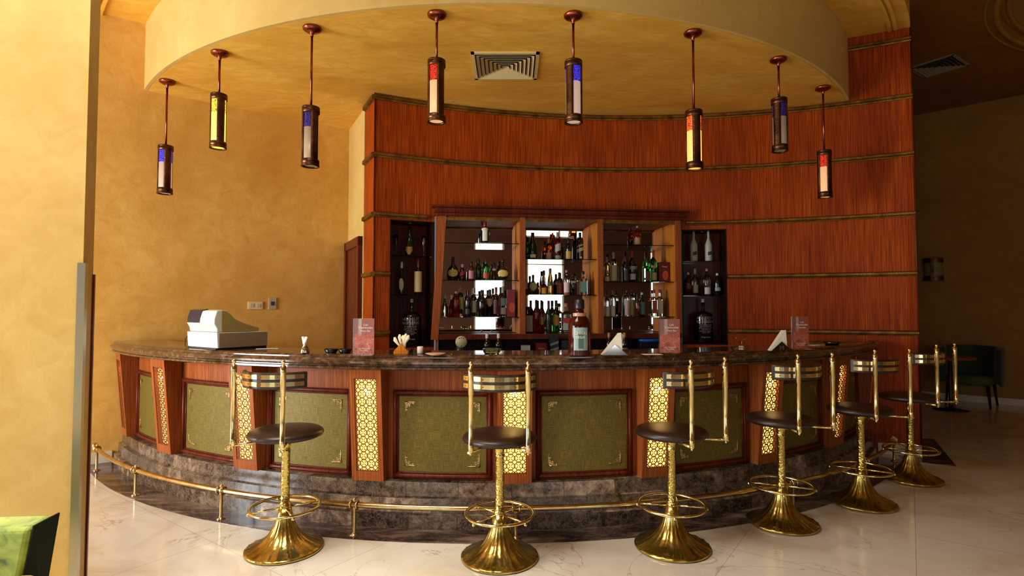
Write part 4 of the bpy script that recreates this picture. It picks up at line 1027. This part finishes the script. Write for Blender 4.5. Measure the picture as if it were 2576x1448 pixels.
def napkin_holder(x, y, wpx, hpx, lab, rz, logo=False):
    q = on_top(x, y); s_ = q.y/F; w = wpx*s_; h = hpx*s_
    t = thing('napkin_holder', lab, 'napkin holder', (q.x, q.y, TZ), R_(rz), 'triangular napkin holders')
    m_ = Matrix.Rotation(pi/2, 4, 'X')
    for yy in (-.03, .024):
        mb = MB(); mb.prism([(-w/2, 0), (w/2, 0), (0, h*.46)], -.003, .003, m=Matrix.Translation((w*.06, yy, 0)) @ m_); mb.build('steel_side', M['chrome'], t)
    mb = MB(); mb.boxn(-w/2+w*.06, w/2+w*.06, -.03, .027, 0, .003); mb.build('steel_base', M['chrome'], t)
    mb = MB()
    for k in range(7):
        yy = -.022+k*.006; o = k*.004
        mb.prism([(-w/2+.004+o*.3, 0), (w*.36, 0), (w*.30+o, h*(.99-.02*k)), (w*.22, h*.97)], -.0011, .0011, m=Matrix.Translation((0, yy, .004)) @ m_)
    mb.build('napkin', pm('ece6d0', .8), t)
    if logo: text_obj('lettering', 'M', h*.30, pm('405058'), t, loc=(w*.06, -.0335, h*.06))
napkin_holder(1541, 892, 66, 55, 'triangular napkin holder beside the large whisky bottle', 0)
napkin_holder(1957, 882, 58, 52, 'triangular napkin holder beside the rightmost menu card', 8, True)

# large whisky bottle
q = on_top(1458, 893); h = 140*q.y/F; w = 57*q.y/F
wb = bottle((q.x, q.y, TZ), h, w, 'whisky', 'whisky', ('1c1210', 'long'), [], 'large red-brown whisky bottle with silver label on the counter', None, 0, 'whisky_bottle')
for ch in wb.children:
    if ch.name.startswith('bottle_body'):
        me = ch.data
wb_r = w/2
for z0, z1, ha, col, nm in ((.10, .50, .62, '8fa39c', 'label'), (.13, .42, .22, '46605a', 'label'), (.69, .755, 1.3, 'b08468', 'neck_label')):
    rr = wb_r*1.012+.0005 if z0 < .6 else wb_r*.86
    if nm == 'neck_label': rr = wb_r*.62
    label_mb(rr+(.0006 if ha < .3 else 0), z0*h, z1*h, ha).build(nm, pm(col, .3), wb)
text_obj('lettering', 'CHIVAS', w*.17, pm('e8e8d8'), wb, wb_r*1.02+.002, h*.38); text_obj('lettering', 'REGAL', w*.15, pm('e8e8d8'), wb, wb_r*1.02+.002, h*.31)

def small(name, lab, cat, x, y, parts, rz=0, group=None):
    q = on_top(x, y); t = thing(name, lab, cat, (q.x, q.y, TZ+.0003), R_(rz), group)
    for nm, mb, mat in parts: mb.build(nm, mat, t)
    return t
# small napkin vases
def holder_parts(h, wood=False):
    a = MB(); a.lathe([(.030, 0), (.034, .005), (.026, .03), (.014, .05), (.017, .06), (.015, .06), (.012, .05)], 20, cap=False)
    b = MB()
    for k in range(5): an_ = -.35+.17*k; b.tube([(0, 0, .03), (math.sin(an_)*.02, -.005*k, h*.6), (math.sin(an_)*.055, -.004*k, h)], [.006, .010, .007], 6)
    return [('steel_vase', a, M['chrome']), ('paper_roll', b, pm('eeeae0', .8))]
small('toothpick_holder', 'small chrome holder with rolled white papers left of the first menu card', 'holder', 767, 887, holder_parts(.115))
a = MB(); a.boxn(-.05, .05, -.03, .03, 0, .018); a.prism([(-.05, -.001), (.05, -.001), (.0, .055)], -.003, .003, m=Matrix.Translation((0, -.027, .018)) @ Matrix.Rotation(pi/2, 4, 'X'))
b = MB()
for k, (dx_, hh) in enumerate(((-.045, .115), (-.012, .135), (.012, .13), (.03, .14), (.048, .13))):
    b.tube([(.02, 0, .02), (dx_*.6, -.004*k, hh*.6), (dx_, -.004*k, hh-.02), (dx_*1.1, -.004*k, hh)], [.006, .008, .014, .006], 8)
small('sachet_stand', 'brown wooden stand holding white paper sachets', 'sachet stand', 1010, 889, [('wooden_stand', a, M['wood_light']), ('paper_sachet', b, pm('f0e6c8', .8))])
for x, lab in ((833, 'left one of two small black ashtrays'), (868, 'right one of two small black ashtrays')):
    a = MB(); a.lathe([(.035, 0), (.052, .028), (.046, .028), (.03, .008), (.0005, .006)], 20, cap=False); small('ashtray', lab, 'ashtray', x, 887, [('bowl', a, pm('0c0a0a', .25))], group='small black ashtrays')
a = MB(); a.lathe([(.05, 0), (.075, .024), (.068, .024), (.04, .008), (.0005, .006)], 24, cap=False); small('ashtray', 'black ashtray at the right end of the counter', 'ashtray', 2093, 866, [('bowl', a, pm('0a0808', .25))])
for x, y, lab in ((1237, 889, 'cut glass ashtray right of the round gauge'), (1860, 882, 'cut glass ashtray left of the right napkin holder')):
    a = MB(); a.lathe([(.05, 0), (.058, .01), (.066, .034), (.056, .034), (.048, .012), (.0005, .010)], 10, cap=False, smooth=False); small('glass_ashtray', lab, 'ashtray', x, y, [('bowl', a, glass('cut_glass', (.75, .72, .40), .05))], group='cut glass ashtrays')
a = MB(); a.lathe([(.020, 0), (.022, .004), (.022, .045), (.019, .05), (.0005, .05)], 18); small('white_cup', 'small white cup behind the saucer', 'cup', 1057, 889, [('cup_body', a, pm('e4e0d0', .3))])
a = MB(); a.lathe([(.03, 0), (.068, .012), (.066, .014), (.03, .004), (.0005, .004)], 24, cap=False); small('saucer', 'pale saucer on the counter right of the white cup', 'saucer', 1095, 893, [('dish', a, pm('d8a888', .3))])
a = MB(); a.lathe([(.016, 0), (.020, .03), (.0185, .03), (.015, .004), (.0005, .003)], 16, cap=False); small('blue_glass', 'small dark blue glass beside the sachet stand', 'glass', 1033, 887, [('glass_body', a, glass('blue_glass', (.04, .04, .4)))])
for x, y, w_, rz, lab in ((672, 877, .16, 20, 'white papers on the counter right of the cash register'), (1640, 891, .13, 5, 'cream slip of paper left of the middle menu card'), (2053, 868, .12, 20, 'white slip of paper right of the last menu card')):
    a = MB(); a.boxn(-w_/2, w_/2, -.04, .04, 0, .0015); a.boxn(-w_/2+.02, w_/2-.03, -.06, .02, .0016, .0026); small('paper', lab, 'paper', x, y, [('sheet', a, pm('ecdcc0', .7))], rz)
a = MB(); a.tube([(-.05+.1*k/8, 0, .055+.022*math.cos(pi*(1+k/8))*0+.02*((k/8-.5)*2)**2) for k in range(9)], .0015, 5)
a.tube([(0, 0, 0), (0, 0, .056)], .0015, 5); small('wire_holder', 'thin wire menu holder behind the cut glass ashtray', 'holder', 1866, 872, [('wire', a, M['chrome'])])

# ------------------------------------------------------------------ things on the back worktop
WZ = .9605
def on_work(x, ytop, dep=.0):
    u, z = on_unit(x, ytop, dep); q = UO+ux*u+un*dep; return q, z
def work(name, lab, cat, x, ytop, fn, dep=-.05, group=None):
    q, z = on_work(x, ytop, dep); t = thing(name, lab, cat, (q.x, q.y, WZ), UA, group); fn(t, z-WZ); return t
def grinder(t, h):
    mb = MB(); mb.lathe([(.07, 0), (.075, .02), (.06, h*.55), (.05, h*.62)], 20); mb.build('jug', pm('16242e', .2), t)
    m_ = Matrix.Translation((0, -.055, h-.065)) @ Matrix.Rotation(pi/2, 4, 'X')
    mb = MB(); mb.lathe([(.058, -.01), (.062, .0), (.058, .016), (.0005, .018)], 28, m=m_); d_ = mb.build('dial_face', pm('c4bc94', .4), t)
    for a in (60, 90, 120, -90):
        mb = MB(); mb.lathe([(.006, 0), (.0005, .002)], 8, m=m_ @ Matrix.Translation((.043*math.cos(R_(a)), .043*math.sin(R_(a)), .018))); mb.build('dial_mark', pm('181818'), d_)
work('round_gauge', 'round beige dial gauge standing on a dark jug', 'gauge', 1160, 843, grinder)
for x, lab in ((1225, 'dark bottle with white cap, left one of two behind the glass ashtray'), (1254, 'dark bottle with white cap, right one of two behind the glass ashtray')):
    q, z = on_work(x, 838, -.04); bottle((q.x, q.y, WZ), z-WZ, .085, 'wine', 'black', ('e0dcc8', 'long'), [], lab, 'bottles on the back worktop')
def pbox(wd, hexa, deco=None, txt=None):
    def f(t, h):
        mb = MB(); mb.boxn(-wd/2, wd/2, -.04, .04, 0, h); mb.build('carton', pm(hexa, .4), t)
        if deco:
            for k in range(2):
                mb = MB(); mb.add([(-wd/2, -.0408, h*(.3+.25*k)), (wd/2, -.0408, h*(.42+.25*k)), (wd/2, -.0408, h*(.52+.25*k)), (-wd/2, -.0408, h*(.40+.25*k))], [(0, 1, 2, 3)]); mb.build('stripe', pm(deco), t)
        if txt: text_obj('lettering', txt, .028, pm('c88078'), t, loc=(0, -.041, h*.62))
    return f
work('card_reader', 'small black card reader with silver rim', 'card reader', 1322, 868, pbox(.09, '9aa09a'))
work('gift_box', 'dark red box with small lettering behind the counter', 'box', 1361, 862, pbox(.115, '5a0c10', txt='Finest'))
work('gift_box', 'black box with grey diagonal stripes behind the counter', 'box', 1393, 843, pbox(.09, '202824', '6c7c78'))
work('gift_box', 'navy box with faint round print left of the whisky bottle', 'box', 1421, 856, pbox(.09, '20242e'))
for x, lab, lc in ((1532, 'dark bottle with gold neck left of the right whisky label', 'a87838'), (1571, 'dark bottle with gold neck behind the triangular napkin holder', 'a88038')):
    q, z = on_work(x, 836, -.04); bottle((q.x, q.y, WZ), z-WZ, .085, 'wine', 'black', (lc, 'long'), [(.1, .4, .9, '8c6c30', 'rect', 0)], lab.replace('left of the right whisky label', 'beside the large whisky bottle'), 'bottles on the back worktop')
def machine(t, h):
    mb = MB(); mb.boxn(-.14, .14, -.06, .1, 0, h-.03); mb.build('housing', pm('0c1014', .3), t, bevel=.01)
    mb = MB(); mb.lathe([(.12, h-.03), (.135, h-.02), (.13, h)], 24, sy=.5); mb.build('blue_lid', pm('0c5cc0', .15), t)
work('blue_lidded_box', 'black tub with shiny blue lid behind the counter', 'tub', 1636, 852, machine)

# ------------------------------------------------------------------ right background: tub chairs and table
gv = plain('dark_green_velvet', (.030, .045, .012), .8, sheen=.3); gs = plain('green_seat_fabric', (.07, .10, .02), .8)
def tubchair(loc, rz, lab):
    t = thing('tub_armchair', lab, 'armchair', loc, rz, 'tub armchairs in the far room')
    mb = MB(); vs = []; n = 24
    for k in range(n+1):
        a = R_(-20)+R_(220)*k/n
        for r, z in ((.38, .32), (.40, .90), (.30, .92), (.28, .42)): vs.append((r*math.cos(a)*1.05, r*math.sin(a)*.95, z-(0 if z < .5 else .10*max(0, -math.sin(a-.0)+.0))))
    fs = [(k*4+i, k*4+(i+1) % 4, k*4+4+(i+1) % 4, k*4+4+i) for k in range(n) for i in range(4)]+[(3, 2, 1, 0), (n*4, n*4+1, n*4+2, n*4+3)]
    mb.add([Vector(v) for v in vs], [f[::-1] for f in fs]); mb.build('back_shell', gv, t, bevel=.01)
    mb = MB(); mb.lathe([(.26, .33), (.30, .36), (.30, .43), (.25, .47), (.0005, .475)], 28); mb.build('seat', gs, t)
    for sx in (-1, 1):
        for sy in (-1, 1): mb = MB(); mb.tube([(sx*.24, sy*.22, .34), (sx*.27, sy*.25, 0)], [.024, .014], 6); mb.build('leg', M['wood_black'], t)
    return t
tubchair((7.15, 8.72, 0), R_(-50), 'dark green tub armchair beyond the right end of the bar')
tubchair((5.95, 8.95, 0), R_(20), 'dark green tub armchair half hidden behind the wood wall')
tb = thing('side_table', 'round pedestal table standing between the dark tub armchairs', 'table', (6.50, 8.30, 0))
mb = MB(); mb.lathe([(.30, .75), (.31, .76), (.31, .78), (.30, .79), (.0005, .79)], 36); mb.build('table_top', M['wood_bar'], tb)
mb = MB(); mb.lathe([(.03, .02), (.022, .1), (.022, .71), (.05, .75)], 16); mb.build('pedestal', M['bronze'], tb)
mb = MB(); mb.lathe([(.22, 0), (.22, .015), (.05, .03)], 32); mb.build('foot', pm('100c08', .2), tb)

# near left armchair
t = NT('lime_velvet'); v = t.coord('Object'); f = t.noise(v, 9, 4, .6, .8)
t.set(base=t.ramp(f, [(.36, (.06, .10, .008)), (.46, (.20, .27, .02)), (.62, (.34, .42, .05))]), rough=.75, sheen=.3); gl_ = t.m; gd = plain('bottle_green_side', (.006, .010, .003), .8, spec=.15)
arm = thing('green_armchair', 'lime green velvet armchair with dark side, cut by the lower left corner', 'armchair', (-1.705, 2.0, -.012), R_(4))
def hexa8(v, name, mat, bev=.015):
    mb = MB(); mb.add(v, [(0, 1, 2, 3), (7, 6, 5, 4), (4, 5, 1, 0), (5, 6, 2, 1), (6, 7, 3, 2), (7, 4, 0, 3)]); return mb.build(name, mat, arm, bevel=bev, seg=3)
# backrest seen from behind its inner face: wide at the top, narrowing to the seat
hexa8([(-.58, 0, .735), (-.50, .05, .30), (-.105, .05, .30), (0, 0, .735), (-.58, .12, .742), (-.50, .15, .30), (-.085, .15, .30), (.0, .12, .742)], 'backrest', gl_, .02)
hexa8([(.002, .006, .742), (-.104, .056, .30), (-.098, .056, .30), (.012, .006, .742), (-.002, .135, .742), (-.083, .165, .30), (-.075, .165, .30), (.006, .135, .742)], 'side_panel', gd, .003)
hexa8([(-.54, -.50, .42), (-.54, -.50, .26), (-.05, -.50, .26), (-.05, -.50, .42), (-.54, .05, .42), (-.54, .05, .26), (-.05, .05, .26), (-.05, .05, .42)], 'seat', gl_, .03)
for x0 in (-.61, -.05):
    hexa8([(x0, -.50, .54), (x0, -.50, .14), (x0+.07, -.50, .14), (x0+.07, -.50, .54), (x0, .02, .57), (x0, .02, .14), (x0+.07, .02, .14), (x0+.07, .02, .57)], 'armrest', plain('tan_arm', (.55, .36, .16), .6), .02)
    for yy in (-.44, -.05): mb = MB(); mb.tube([(x0+.035, yy, .16), (x0+.035, yy, 0)], [.022, .014], 6, up=(0, 1, 0)); mb.build('leg', M['wood_black'], arm)
